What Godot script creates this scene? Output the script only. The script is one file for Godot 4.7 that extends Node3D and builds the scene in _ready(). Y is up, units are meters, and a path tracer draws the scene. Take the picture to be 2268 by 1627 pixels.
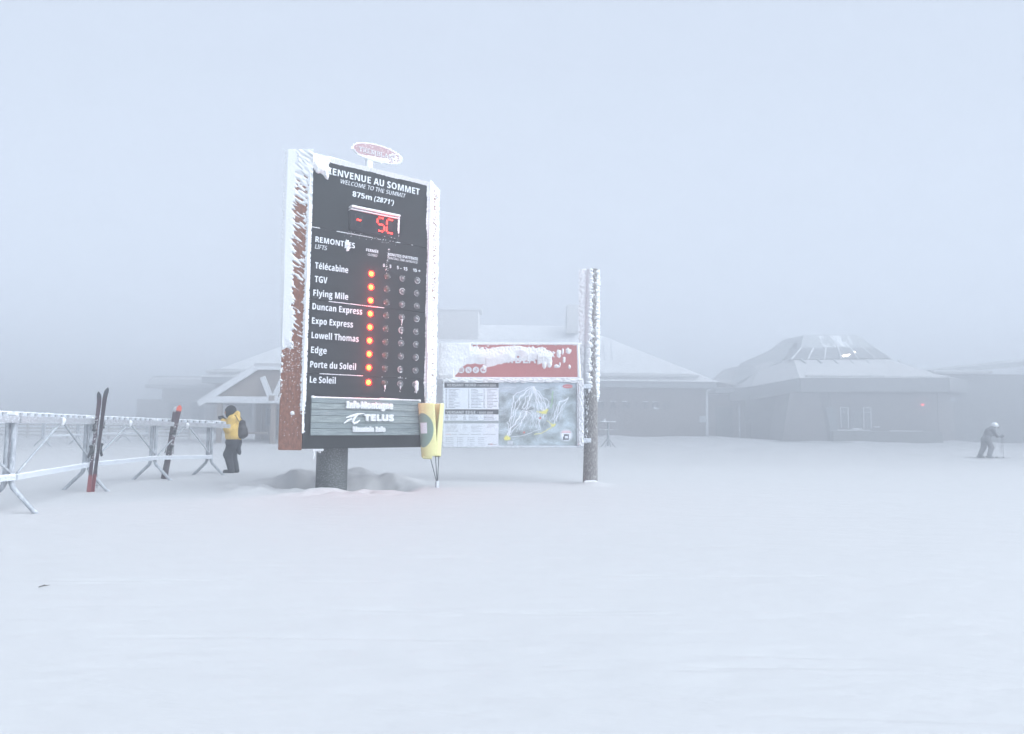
extends Node3D
# A foggy ski summit: welcome sign with lift lamps, trail map board, ski rack, lodges fading in the cloud.

var rng := RandomNumberGenerator.new()
var n_fine := FastNoiseLite.new()
var n_mid := FastNoiseLite.new()
var n_big := FastNoiseLite.new()
var mats := {}
var cam_basis: Basis
const EYE := Vector3(0, 1.38, 0)
const FOCAL := 1572.0            # in pixels of a 2268 x 1627 frame

# ------------------------------------------------------------------ places
func ray(px: float, py: float) -> Vector3:
	return cam_basis * Vector3((px - 1134.0) / FOCAL, -(py - 813.5) / FOCAL, -1.0)

func at(px: float, py: float, depth: float) -> Vector3:
	var d := ray(px, py)
	return EYE + d * (-depth / d.z)

func on_ground(px: float, py: float, y := 0.0) -> Vector3:
	var d := ray(px, py)
	return EYE + d * ((y - EYE.y) / d.y)

# ------------------------------------------------------------------ nodes
func numbered(called: String) -> String:
	if not has_node(called):
		return called
	var k := 1
	while has_node("%s_%03d" % [called, k]):
		k += 1
	return "%s_%03d" % [called, k]

func tag(o: Node3D, label: String, category: String, group := "", kind := "") -> Node3D:
	if label: o.set_meta("label", label)
	if category: o.set_meta("category", category)
	if group: o.set_meta("group", group)
	if kind: o.set_meta("kind", kind)
	return o

func thing(called: String, label: String, category: String, where := Vector3.ZERO, group := "") -> Node3D:
	var o := Node3D.new()
	o.name = numbered(called)
	add_child(o)
	o.position = where
	tag(o, label, category, group)
	return o

func part(parent: Node3D, called: String, mesh: Mesh, m: Material, xf := Transform3D()) -> MeshInstance3D:
	var o := MeshInstance3D.new()
	o.name = numbered(called) if parent == self else called
	o.mesh = mesh
	o.material_override = m
	parent.add_child(o, true)
	o.transform = xf
	return o

func shifted(p: Vector3) -> Transform3D:
	return Transform3D(Basis(), p)

# ------------------------------------------------------------------ materials (base colours are linear)
func lin(r: float, g: float, b: float) -> Color:
	return Color(r, g, b).linear_to_srgb()

func plain(called: String, r: float, g: float, b: float, rough := 0.8, metal := 0.0) -> StandardMaterial3D:
	if mats.has(called): return mats[called]
	var m := StandardMaterial3D.new()
	m.resource_name = called
	m.albedo_color = lin(r, g, b)
	m.roughness = rough
	m.metallic = metal
	mats[called] = m
	return m

func noise_texture(freq: float, ramp, seed_: int, size := 512, normal := 0.0, octaves := 4) -> NoiseTexture2D:
	var n := FastNoiseLite.new()
	n.seed = seed_
	n.noise_type = FastNoiseLite.TYPE_SIMPLEX_SMOOTH
	n.frequency = freq
	n.fractal_octaves = octaves
	var t := NoiseTexture2D.new()
	t.width = size
	t.height = size
	t.seamless = true
	t.noise = n
	if ramp: t.color_ramp = ramp
	if normal > 0.0:
		t.as_normal_map = true
		t.bump_strength = normal
	return t

func ramp(stops: Array) -> Gradient:
	var g := Gradient.new()
	var o := PackedFloat32Array()
	var c := PackedColorArray()
	for s in stops:
		o.append(s[0])
		c.append(lin(s[1], s[2], s[3]))
	g.offsets = o
	g.colors = c
	return g

func grained(called: String, stops: Array, freq: float, scale: Vector3, rough := 0.8, bump := 0.0, metal := 0.0, world := false) -> StandardMaterial3D:
	if mats.has(called): return mats[called]
	var m := plain(called, 1, 1, 1, rough, metal)
	m.albedo_texture = noise_texture(freq, ramp(stops), called.hash() % 1000)
	m.uv1_triplanar = true
	m.uv1_world_triplanar = world
	m.uv1_scale = scale
	if bump > 0.0:
		m.normal_enabled = true
		m.normal_texture = noise_texture(freq * 1.7, null, called.hash() % 777, 512, bump)
	return m

# ------------------------------------------------------------------ meshes; triangles are given counter-clockwise seen from outside
func smooth_mesh(v: PackedVector3Array, tri: PackedInt32Array, colors := PackedColorArray(), uv := PackedVector2Array()) -> ArrayMesh:
	var n := PackedVector3Array()
	n.resize(v.size())
	var idx := PackedInt32Array()
	idx.resize(tri.size())
	for k in range(0, tri.size(), 3):
		var a := tri[k]
		var b := tri[k + 1]
		var c := tri[k + 2]
		var f := (v[b] - v[a]).cross(v[c] - v[a])
		n[a] += f
		n[b] += f
		n[c] += f
		idx[k] = a
		idx[k + 1] = c
		idx[k + 2] = b
	for k in n.size():
		n[k] = n[k].normalized() if n[k].length_squared() > 0.0 else Vector3.UP
	var arr := []
	arr.resize(Mesh.ARRAY_MAX)
	arr[Mesh.ARRAY_VERTEX] = v
	arr[Mesh.ARRAY_NORMAL] = n
	arr[Mesh.ARRAY_INDEX] = idx
	if colors.size(): arr[Mesh.ARRAY_COLOR] = colors
	if uv.size(): arr[Mesh.ARRAY_TEX_UV] = uv
	var me := ArrayMesh.new()
	me.add_surface_from_arrays(Mesh.PRIMITIVE_TRIANGLES, arr)
	return me

func flat_mesh(polys: Array) -> ArrayMesh:
	# polys: arrays of points, counter-clockwise seen from outside
	var v := PackedVector3Array()
	var tri := PackedInt32Array()
	for p in polys:
		for k in range(1, p.size() - 1):
			var s := v.size()
			v.append(p[0]); v.append(p[k]); v.append(p[k + 1])
			tri.append(s); tri.append(s + 1); tri.append(s + 2)
	return smooth_mesh(v, tri)

func flat_hull(polys: Array, centre: Vector3) -> ArrayMesh:
	# the same for a convex shape: each face is turned outward
	var out := []
	for p in polys:
		var f: Vector3 = (p[1] - p[0]).cross(p[2] - p[0])
		if f.dot(p[0] - centre) < 0.0:
			p = p.duplicate()
			p.reverse()
		out.append(p)
	return flat_mesh(out)

func bevel_box(s: Vector3, b := 0.01) -> ArrayMesh:
	var key := "box%s_%s" % [s, b]
	if mats.has(key): return mats[key]
	var h := s / 2.0
	b = min(b, min(h.x, min(h.y, h.z)) * 0.49)
	var polys := []
	var pt := func(sx, sy, sz, ax):
		var q := Vector3(h.x - b, h.y - b, h.z - b)
		q[ax] = h[ax]
		return Vector3(q.x * sx, q.y * sy, q.z * sz)
	for ax in 3:
		for sg in [-1.0, 1.0]:
			var quad := []
			for c in [[-1.0, -1.0], [1.0, -1.0], [1.0, 1.0], [-1.0, 1.0]]:
				var s3 := [0.0, 0.0, 0.0]
				s3[ax] = sg
				s3[(ax + 1) % 3] = c[0]
				s3[(ax + 2) % 3] = c[1]
				quad.append(pt.call(s3[0], s3[1], s3[2], ax))
			polys.append(quad)
	for ax in 3:
		var o1 := (ax + 1) % 3
		var o2 := (ax + 2) % 3
		for c in [[-1.0, -1.0], [1.0, -1.0], [1.0, 1.0], [-1.0, 1.0]]:
			var quad := []
			for e in [[-1.0, o1], [1.0, o1], [1.0, o2], [-1.0, o2]]:
				var s3 := [0.0, 0.0, 0.0]
				s3[ax] = e[0]
				s3[o1] = c[0]
				s3[o2] = c[1]
				quad.append(pt.call(s3[0], s3[1], s3[2], e[1]))
			polys.append(quad)
	for sx in [-1.0, 1.0]:
		for sy in [-1.0, 1.0]:
			for sz in [-1.0, 1.0]:
				polys.append([pt.call(sx, sy, sz, 0), pt.call(sx, sy, sz, 1), pt.call(sx, sy, sz, 2)])
	mats[key] = flat_hull(polys, Vector3.ZERO)
	return mats[key]

func sweep(points: Array, radii: Array, sides := 10, capped := true, squash := 1.0) -> ArrayMesh:
	var v := PackedVector3Array()
	var tri := PackedInt32Array()
	var count := points.size()
	var side := Vector3.ZERO
	for k in count:
		var dir: Vector3 = (points[min(k + 1, count - 1)] - points[max(k - 1, 0)]).normalized()
		if side == Vector3.ZERO:
			side = dir.cross(Vector3.UP if absf(dir.y) < 0.9 else Vector3.RIGHT).normalized()
		side = (side - dir * side.dot(dir)).normalized()
		var up := side.cross(dir)
		for j in sides:
			var a := TAU * j / sides
			v.append(points[k] + (side * cos(a) + up * sin(a) * squash) * radii[k])
	for k in count - 1:
		for j in sides:
			var a := k * sides + j
			var b := k * sides + (j + 1) % sides
			tri.append_array([a, b, b + sides, a, b + sides, a + sides])
	if capped:
		for e in [0, count - 1]:
			var s := v.size()
			for j in sides: v.append(v[e * sides + j])
			for j in range(1, sides - 1):
				tri.append_array([s, s + j + 1, s + j] if e == 0 else [s, s + j, s + j + 1])
	# make sure that faces look outward
	var f: Vector3 = (v[tri[1]] - v[tri[0]]).cross(v[tri[2]] - v[tri[0]])
	if f.dot(v[tri[0]] - points[0]) < 0.0:
		for k in range(0, tri.size(), 3):
			var keep := tri[k + 1]
			tri[k + 1] = tri[k + 2]
			tri[k + 2] = keep
	return smooth_mesh(v, tri)

func tube(a: Vector3, b: Vector3, r: float, sides := 10) -> ArrayMesh:
	return sweep([a, b], [r, r], sides)

func lathe(profile: Array, sides := 24) -> ArrayMesh:
	# profile: Vector2(radius, height along z), from the back to the front
	var v := PackedVector3Array()
	var tri := PackedInt32Array()
	for p in profile:
		for j in sides:
			var a := TAU * j / sides
			v.append(Vector3(cos(a) * p.x, sin(a) * p.x, p.y))
	for k in profile.size() - 1:
		for j in sides:
			var a := k * sides + j
			var b := k * sides + (j + 1) % sides
			tri.append_array([a, b, b + sides, a, b + sides, a + sides])
	return smooth_mesh(v, tri)

func ellipse_plate(rx: float, ry: float, thick: float, sides := 48) -> ArrayMesh:
	var front := []
	var back := []
	var polys := []
	for j in sides:
		var a := TAU * j / sides
		front.append(Vector3(cos(a) * rx, sin(a) * ry, thick / 2.0))
		back.append(Vector3(cos(a) * rx, sin(a) * ry, -thick / 2.0))
	polys.append(front)
	polys.append(back)
	for j in sides:
		var k := (j + 1) % sides
		polys.append([front[j], front[k], back[k], back[j]])
	return flat_hull(polys, Vector3.ZERO)

func outline_plate(outline: Array, thick: float) -> ArrayMesh:
	# a flat shape cut from a sheet; outline in Vector2, any winding
	var pts := PackedVector2Array(outline)
	if Geometry2D.is_polygon_clockwise(pts): pts.reverse()
	var tris := Geometry2D.triangulate_polygon(pts)
	var polys := []
	for k in range(0, tris.size(), 3):
		var a := pts[tris[k]]
		var b := pts[tris[k + 1]]
		var c := pts[tris[k + 2]]
		if (b - a).cross(c - a) < 0.0:
			var keep := b
			b = c
			c = keep
		polys.append([Vector3(a.x, a.y, thick), Vector3(b.x, b.y, thick), Vector3(c.x, c.y, thick)])
		polys.append([Vector3(a.x, a.y, 0), Vector3(c.x, c.y, 0), Vector3(b.x, b.y, 0)])
	for k in pts.size():
		var a := pts[k]
		var b := pts[(k + 1) % pts.size()]
		polys.append([Vector3(a.x, a.y, 0), Vector3(b.x, b.y, 0), Vector3(b.x, b.y, thick), Vector3(a.x, a.y, thick)])
	return flat_mesh(polys)

func crust(u0: float, u1: float, v0: float, v1: float, step: float, f: Callable) -> ArrayMesh:
	# a rough coat of rime on the plane z = 0: f gives its thickness; below zero the surface stays bare
	var nu := int(ceil((u1 - u0) / step))
	var nv := int(ceil((v1 - v0) / step))
	var t := PackedFloat32Array()
	var v := PackedVector3Array()
	for j in nv + 1:
		for i in nu + 1:
			var u := lerpf(u0, u1, float(i) / nu)
			var w := lerpf(v0, v1, float(j) / nv)
			var h: float = f.call(u, w)
			t.append(h)
			v.append(Vector3(u, w, maxf(h, -0.012)))
	var tri := PackedInt32Array()
	for j in nv:
		for i in nu:
			var a := j * (nu + 1) + i
			var b := a + 1
			var c := a + nu + 2
			var d := a + nu + 1
			if maxf(maxf(t[a], t[b]), maxf(t[c], t[d])) > 0.0:
				tri.append_array([a, b, c, a, c, d])
	if tri.is_empty(): tri.append_array([0, 1, nu + 2])
	return smooth_mesh(v, tri)

func round_crust(points: Array, radii: Array, sides: int, f: Callable) -> ArrayMesh:
	# the same round a post: f(angle, height along) gives the thickness
	var v := PackedVector3Array()
	var t := PackedFloat32Array()
	for k in points.size():
		for j in sides + 1:
			var a := TAU * j / sides
			var h: float = f.call(a, points[k].y)
			t.append(h)
			v.append(points[k] + Vector3(sin(a), 0, cos(a)) * (radii[k] + maxf(h, -0.012)))
	var tri := PackedInt32Array()
	var w := sides + 1
	for k in points.size() - 1:
		for j in sides:
			var a := k * w + j
			if maxf(maxf(t[a], t[a + 1]), maxf(t[a + w], t[a + w + 1])) > 0.0:
				tri.append_array([a, a + 1, a + w + 1, a, a + w + 1, a + w])
	return smooth_mesh(v, tri)

func smin(a: float, b: float, k: float) -> float:
	var h := maxf(k - absf(a - b), 0.0) / k
	return minf(a, b) - h * h * k * 0.25

func blob(bones: Array, cell := 0.018, k := 0.05) -> ArrayMesh:
	# smooth union of tapered capsules [a, b, radius a, radius b], meshed as surface nets
	var lo := Vector3(1e9, 1e9, 1e9)
	var hi := -lo
	for b in bones:
		var r := maxf(b[2], b[3]) + k + cell * 2.0
		for q in [b[0], b[1]]:
			lo = lo.min(q - Vector3.ONE * r)
			hi = hi.max(q + Vector3.ONE * r)
	var n := Vector3i(((hi - lo) / cell).ceil()) + Vector3i.ONE
	var field := PackedFloat32Array()
	field.resize(n.x * n.y * n.z)
	field.fill(1.0)
	for b in bones:
		var pa: Vector3 = b[0]
		var pb: Vector3 = b[1]
		var r := maxf(b[2], b[3]) + k + cell
		var i0 := Vector3i(((pa.min(pb) - Vector3.ONE * r - lo) / cell).floor()).clamp(Vector3i.ZERO, n - Vector3i.ONE)
		var i1 := Vector3i(((pa.max(pb) + Vector3.ONE * r - lo) / cell).ceil()).clamp(Vector3i.ZERO, n - Vector3i.ONE)
		var ba := pb - pa
		var l2 := maxf(ba.length_squared(), 1e-9)
		for z in range(i0.z, i1.z + 1):
			for y in range(i0.y, i1.y + 1):
				for x in range(i0.x, i1.x + 1):
					var p := lo + Vector3(x, y, z) * cell - pa
					var s := clampf(p.dot(ba) / l2, 0.0, 1.0)
					var d: float = (p - ba * s).length() - lerpf(b[2], b[3], s)
					var at_ := (z * n.y + y) * n.x + x
					field[at_] = smin(field[at_], d, k)
	var vert := {}
	var v := PackedVector3Array()
	var corners := [Vector3i(0, 0, 0), Vector3i(1, 0, 0), Vector3i(0, 1, 0), Vector3i(1, 1, 0), Vector3i(0, 0, 1), Vector3i(1, 0, 1), Vector3i(0, 1, 1), Vector3i(1, 1, 1)]
	var edges := [[0, 1], [2, 3], [4, 5], [6, 7], [0, 2], [1, 3], [4, 6], [5, 7], [0, 4], [1, 5], [2, 6], [3, 7]]
	var off := PackedInt32Array()
	for c in corners: off.append((c.z * n.y + c.y) * n.x + c.x)
	for z in n.z - 1:
		for y in n.y - 1:
			for x in n.x - 1:
				var base := (z * n.y + y) * n.x + x
				var neg := 0
				for c in 8:
					if field[base + off[c]] < 0.0: neg += 1
				if neg == 0 or neg == 8: continue
				var sum := Vector3.ZERO
				var m := 0
				for e in edges:
					var fa := field[base + off[e[0]]]
					var fb := field[base + off[e[1]]]
					if (fa < 0.0) != (fb < 0.0):
						sum += Vector3(corners[e[0]]).lerp(Vector3(corners[e[1]]), fa / (fa - fb))
						m += 1
				vert[base] = v.size()
				v.append(lo + (Vector3(x, y, z) + sum / m) * cell)
	var tri := PackedInt32Array()
	var strides := [1, n.x, n.x * n.y]
	for base in vert:
		for ax in 3:
			# edge from this cell's origin corner along ax, shared by four cells
			var o1: int = strides[(ax + 1) % 3]
			var o2: int = strides[(ax + 2) % 3]
			var fa: float = field[base]
			var fb: float = field[base + strides[ax]]
			if (fa < 0.0) == (fb < 0.0): continue
			if not (vert.has(base - o1) and vert.has(base - o2) and vert.has(base - o1 - o2)): continue
			var q := [vert[base], vert[base - o1], vert[base - o1 - o2], vert[base - o2]]
			if fa > 0.0: q.reverse()
			tri.append_array([q[0], q[1], q[2], q[0], q[2], q[3]])
	return smooth_mesh(v, tri)

# ------------------------------------------------------------------ lettering
var fonts := {}
func font(called: String, bold := false, fat := 0.0) -> Font:
	var key := "%s%s%s" % [called, bold, fat]
	if fonts.has(key): return fonts[key]
	var f := SystemFont.new()
	f.font_names = PackedStringArray([called])
	f.font_weight = 700 if bold else 400
	var out: Font = f
	if fat > 0.0:
		var g := FontVariation.new()
		g.base_font = f
		g.variation_embolden = fat
		out = g
	fonts[key] = out
	return out

func raw_text(s: String, f: Font, depth: float) -> TextMesh:
	var t := TextMesh.new()
	t.text = s
	t.font = f
	t.font_size = 64
	t.pixel_size = 0.01
	t.depth = depth
	t.curve_step = 2.0
	t.horizontal_alignment = HORIZONTAL_ALIGNMENT_LEFT
	return t

func write(parent: Node3D, s: String, f: Font, xl: float, xr: float, base: float, cap: float, z: float, m: Material, depth := 0.006, slant := 0.0, called := "lettering") -> MeshInstance3D:
	# fits the words between xl and xr, capitals cap high on the line at height base
	var t := raw_text(s, f, depth)
	var box := t.get_aabb()
	var hbox := raw_text("H", f, depth).get_aabb()
	var sx := (xr - xl - slant * cap) / box.size.x
	var sy := cap / hbox.size.y
	var b := Basis(Vector3(sx, 0, 0), Vector3(slant * sy, sy, 0), Vector3(0, 0, 1))
	var o := part(parent, called, t, m)
	o.transform = Transform3D(b, Vector3(xl - box.position.x * sx - slant * sy * hbox.position.y, base - hbox.position.y * sy, z + depth / 2.0))
	return o

# ------------------------------------------------------------------ the snow field
const POLE := Vector3(-3.67, 0, -14.65)

# ski scratches: depth of the line at x = 0, its slope, where it starts and ends, how deep
const TRACKS := [[-4.15, 0.03, -0.6, 1.7, 0.021], [-4.22, 0.035, -0.5, 2.4, 0.015], [-3.75, -0.02, -2.4, -0.9, 0.018], [-3.55, 0.05, 0.8, 3.0, 0.018], [-4.7, -0.03, -3.0, 0.4, 0.013], [-5.3, 0.02, -1.6, 2.6, 0.015], [-5.38, 0.02, -1.2, 2.9, 0.012], [-6.2, -0.04, -4.2, -0.8, 0.018], [-6.6, 0.03, 0.5, 4.6, 0.018], [-7.4, -0.02, -3.4, 1.4, 0.015], [-8.3, 0.04, -1.0, 4.8, 0.018], [-9.6, -0.03, -5.0, 0.2, 0.018], [-3.2, 0.03, -1.5, 0.6, 0.015], [-4.45, 0.06, 1.0, 3.2, 0.015], [-11.0, 0.02, 0.5, 5.6, 0.021]]

func snow_height(x: float, z: float) -> float:
	var h := n_big.get_noise_2d(x * 0.5, z * 0.8) * 0.05 + n_mid.get_noise_2d(x * 0.35, z * 0.9) * 0.016
	var near := clampf((30.0 + z) / 20.0, 0.0, 1.0)
	h += n_mid.get_noise_2d(x * 1.6 + z * 0.5, z * 7.0) * 0.006 * near
	if z > -13.0 and z < -2.0:
		for e in TRACKS:
			var d: float = z - e[0] - e[1] * x - 0.02 * sin(x * 1.7 + e[0])
			if absf(d) < 0.09 and x > e[2] and x < e[3]:
				var fade := smoothstep(e[2], e[2] + 0.8, x) * (1.0 - smoothstep(e[3] - 0.8, e[3], x)) * clampf(0.55 + 1.4 * n_mid.get_noise_2d(x * 1.5, e[0] * 9.0), 0.0, 1.0)
				h += e[4] * fade * (-exp(-d * d / 0.0009) + 0.5 * exp(-pow((d - 0.055) / 0.025, 2.0)))
		h += 0.010 * maxf(0.0, n_fine.get_noise_2d(x * 3.0, z * 5.0) - 0.62) * maxf(0.0, n_mid.get_noise_2d(x * 1.1, z * 1.6) + 0.1) * 6.0
	# the hollow that the wind has scoured round the sign's pole, with a lumpy bank behind it
	var dx := x - POLE.x
	var wob := n_mid.get_noise_2d(x * 3.0, z * 3.0)
	var span := smoothstep(-2.05, -1.25, dx) * (1.0 - smoothstep(0.7, 1.9, dx))
	var dz := -z + POLE.z      # larger is farther away
	if span > 0.0:
		var bend := 0.12 * sin(x * 3.1) + 0.16 * wob
		wob += 0.45 * n_fine.get_noise_2d(x * 1.6, z * 1.9)
		var trough := smoothstep(-0.62, -0.22, dz + bend) * (1.0 - smoothstep(0.35, 1.05, dz + bend))
		h -= 0.42 * span * trough
		h += span * (0.20 + 0.16 * wob + 0.06 * sin(x * 5.3 + 1.0)) * smoothstep(0.4, 1.0, dz) * (1.0 - smoothstep(1.1, 2.6, dz))
		h += span * (0.05 + 0.11 * wob) * smoothstep(-1.9, -0.7, dz) * (1.0 - smoothstep(-0.62, -0.3, dz))
	var left := exp(-(pow((dx + 1.75) / 0.5, 2.0) + pow((dz + 0.1) / 0.55, 2.0)))
	h += left * (0.10 + 0.06 * wob)
	# small heap at the foot of the log post
	var q := Vector2(x - 1.8, (z + 15.95) * 0.8)
	h += 0.07 * exp(-q.length_squared() / 0.09) * (1.0 + wob)
	# drifts against the lodges
	if z < -45.0:
		h += (0.22 + 0.25 * n_mid.get_noise_2d(x * 0.35, 7.0)) * smoothstep(-52.0, -58.0, z)
	return h

func stops(limits: Array) -> PackedFloat32Array:
	# limits: [start, end, step] runs
	var out := PackedFloat32Array()
	for r in limits:
		var k := int(round(absf(r[1] - r[0]) / r[2]))
		for i in k: out.append(lerpf(r[0], r[1], float(i) / k))
	out.append(limits[-1][1])
	return out

func build_snow() -> void:
	var xs := stops([[-110.0, -60.0, 10.0], [-60.0, -14.0, 1.2], [-14.0, -6.5, 0.25], [-6.5, -1.0, 0.07], [-1.0, 8.0, 0.16], [8.0, 40.0, 0.8], [40.0, 110.0, 10.0]])
	var zs := stops([[30.0, 2.0, 4.0], [2.0, -2.0, 0.4], [-2.0, -8.0, 0.025], [-8.0, -13.5, 0.06], [-13.5, -17.5, 0.06], [-17.5, -35.0, 0.35], [-35.0, -80.0, 1.2], [-80.0, -150.0, 10.0]])
	var v := PackedVector3Array()
	for z in zs:
		for x in xs:
			v.append(Vector3(x, snow_height(x, z), z))
	var tri := PackedInt32Array()
	var w := xs.size()
	for j in zs.size() - 1:
		for i in w - 1:
			var a := j * w + i
			tri.append_array([a, a + 1, a + w + 1, a, a + w + 1, a + w])
	var m := plain("snow", 0.455, 0.457, 0.46, 0.75)
	m.metallic_specular = 0.3
	m.normal_enabled = true
	m.normal_texture = noise_texture(0.012, null, 5, 1024, 1.6, 5)
	m.normal_scale = 0.95
	m.uv1_triplanar = true
	m.uv1_world_triplanar = true
	m.uv1_scale = Vector3(0.10, 0.3, 0.42)
	var o := part(self, "snow_ground", smooth_mesh(v, tri), m)
	tag(o, "wind packed snow field with faint ski scratches", "snow", "", "structure")

# ------------------------------------------------------------------ the welcome sign
const SIGN_AT := Vector3(-3.955, 0.822, -13.5)
const SIGN_TURN := 0.65317
const BW := 2.658
const BH := 5.68

func rime_noise(u: float, v: float, s: float) -> float:
	return n_fine.get_noise_2d(u * s, v * s)

func build_sign() -> void:
	var s := thing("welcome_sign", "tall dark welcome sign with rows of red lamps on a thick pole", "sign", SIGN_AT)
	s.basis = Basis(Vector3.UP, SIGN_TURN)
	var dark := grained("board_paint", [[0.0, 0.012, 0.015, 0.016], [0.55, 0.016, 0.019, 0.020], [0.80, 0.020, 0.023, 0.024], [0.86, 0.09, 0.10, 0.11], [1.0, 0.16, 0.17, 0.18]], 0.16, Vector3(1.3, 1.3, 1.3), 0.9)
	dark.metallic_specular = 0.05
	var rust := grained("weathered_steel", [[0.0, 0.12, 0.044, 0.024], [0.4, 0.17, 0.066, 0.038], [0.62, 0.21, 0.085, 0.05], [1.0, 0.27, 0.13, 0.085]], 0.02, Vector3(1.6, 0.7, 1.6), 0.85, 2.0)
	var rime := grained("rime", [[0.0, 0.61, 0.63, 0.655], [0.5, 0.66, 0.675, 0.695], [1.0, 0.71, 0.72, 0.735]], 0.05, Vector3(2, 2, 2), 0.95, 1.2)
	var ink := plain("white_print", 0.54, 0.57, 0.60, 0.7)
	var black := plain("black_housing", 0.008, 0.009, 0.013, 0.8)
	black.metallic_specular = 0.15
	# board: four stacked panels with open joints, on a dark core
	var edges := [0.0, 1.445, 2.872, 4.295, BH]
	for k in 4:
		var h: float = edges[k + 1] - edges[k] - 0.012
		part(s, "board_panel", bevel_box(Vector3(BW, h, 0.05), 0.006), dark, shifted(Vector3(BW / 2, (edges[k] + edges[k + 1]) / 2, -0.025)))
	part(s, "board_core", bevel_box(Vector3(BW - 0.02, BH - 0.02, 0.04)), black, shifted(Vector3(BW / 2, BH / 2, -0.074)))
	# snow caught in the joints
	for k in [1, 2, 3]:
		var y: float = edges[k]
		var cut: float = [0.0, 0.05, 0.14, 0.22][k]
		part(s, "joint_snow", crust(0.0, BW, -0.03, 0.04, 0.011, func(u, w):
			return 0.014 - absf(w - 0.004) * (2.6 + 1.2 * rime_noise(u, 0.0, 40.0)) - cut * maxf(0.0, n_mid.get_noise_2d(u * 3.0 + k * 9.0, 0.0) * 0.5 + 0.08)), rime, shifted(Vector3(0, y, 0)))
	# wings of weathered steel at both edges, and the back
	var lw := Basis(Vector3.UP, -SIGN_TURN)                       # left wing lies square to the view
	var rw := Basis(Vector3.UP, SIGN_TURN)
	part(s, "side_wing", bevel_box(Vector3(0.44, BH + 0.02, 0.035), 0.006), rust, Transform3D(lw, Vector3(-0.004, 0, -0.02) + lw * Vector3(-0.22, BH / 2 - 0.01, 0)))
	part(s, "side_wing", bevel_box(Vector3(0.46, BH + 0.02, 0.035), 0.006), rust, Transform3D(rw, Vector3(BW + 0.004, 0, -0.02) + rw * Vector3(0.23, BH / 2 - 0.01, 0)))
	part(s, "back_panel", bevel_box(Vector3(BW + 0.68, BH, 0.03), 0.006), rust, shifted(Vector3(BW / 2, BH / 2, -0.31)))
	part(s, "top_plate", flat_hull([
		[Vector3(-0.36, BH - 0.03, -0.30), Vector3(0, BH - 0.03, -0.1), Vector3(BW, BH - 0.03, -0.1), Vector3(BW + 0.36, BH - 0.03, -0.30)],
		[Vector3(-0.36, BH - 0.001, -0.30), Vector3(0, BH - 0.001, -0.1), Vector3(BW, BH - 0.001, -0.1), Vector3(BW + 0.36, BH - 0.001, -0.30)],
		[Vector3(0, BH - 0.03, -0.1), Vector3(BW, BH - 0.03, -0.1), Vector3(BW, BH - 0.001, -0.1), Vector3(0, BH - 0.001, -0.1)]], Vector3(BW / 2, BH - 0.015, -0.2)), rust)
	# pole with brackets
	var steel := grained("frosted_pole_steel", [[0.0, 0.022, 0.027, 0.027], [0.46, 0.035, 0.041, 0.041], [0.58, 0.06, 0.068, 0.07], [0.66, 0.20, 0.215, 0.22], [1.0, 0.42, 0.44, 0.46]], 0.07, Vector3(1.1, 0.8, 1.1), 0.7)
	var pl := s.transform.affine_inverse() * POLE
	part(s, "pole", sweep([pl + Vector3(0, -0.9, 0), pl + Vector3(0, 5.3, 0)], [0.315, 0.315], 40), steel)
	for y in [0.35, 2.4, 4.6]:
		part(s, "bracket", bevel_box(Vector3(0.5, 0.16, 0.5)), steel, shifted(Vector3(pl.x, y, -0.42)))
	# rime on the left wing: a full coat outside, ragged feathers where the steel still shows
	var lxf := Transform3D(lw, Vector3(-0.004, 0, -0.02) + lw * Vector3(0, -0.02, 0.019))
	part(s, "rime", crust(-0.60, 0.06, 0.0, BH + 0.16, 0.013, func(u, v):
		var feather := n_fine.get_noise_2d(u * 4.0, v * 13.0 + u * 9.0) * 1.0 + n_mid.get_noise_2d(u * 4.0, v * 6.0) * 0.6
		var top := smoothstep(1.75, 2.15, v + 0.25 * n_mid.get_noise_2d(u * 6.0, v * 3.0))
		var outer := 0.245 + 0.05 * n_mid.get_noise_2d(3.0, v * 2.0) + 0.03 * smoothstep(3.0, 4.2, v)      # edge of the coat, measured from the board
		var t := -0.04
		if u < -outer + 0.08 * feather: t = 0.03
		if u < -0.44: t = 0.03 - (-0.44 - u) * (0.46 + 0.2 * rime_noise(u * 2.0, v, 12.0)) - 0.02 * (1.0 - smoothstep(2.2, 4.0, v))
		elif u > -outer + 0.08 * feather:
			t = 0.034 * feather - 0.012 + (0.02 if v > 4.75 else 0.0) + 0.028 * smoothstep(5.15, 5.5, v)
		t = lerpf(-0.04, t, top)
		# the strip along the board stays iced all the way down
		var strip := 0.045 + 0.03 * n_fine.get_noise_2d(7.0, v * 16.0)
		if u > -strip and u < 0.05: t = maxf(t, 0.02 + 0.012 * rime_noise(u, v, 30.0) - maxf(0.0, u - 0.02) * 0.7 - 0.03 * (1.0 - smoothstep(0.55, 0.9, v + 0.2 * n_fine.get_noise_2d(2.0, v * 20.0))))
		# scattered flecks lower down
		if v > 0.25 and v < 2.1 and u > -0.43: t = maxf(t, n_fine.get_noise_2d(u * 34.0, v * 34.0) * 0.09 - 0.052 + 0.014 * smoothstep(0.9, 1.9, v))
		if u < -0.40 and v > 0.95 and v < 2.0 and u > -0.45: t = maxf(t, n_fine.get_noise_2d(u * 12.0, v * 14.0) * 0.05 - 0.008)
		return t + (0.004 * rime_noise(u, v, 26.0) if t > -0.02 else 0.0)), rime, lxf)
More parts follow.
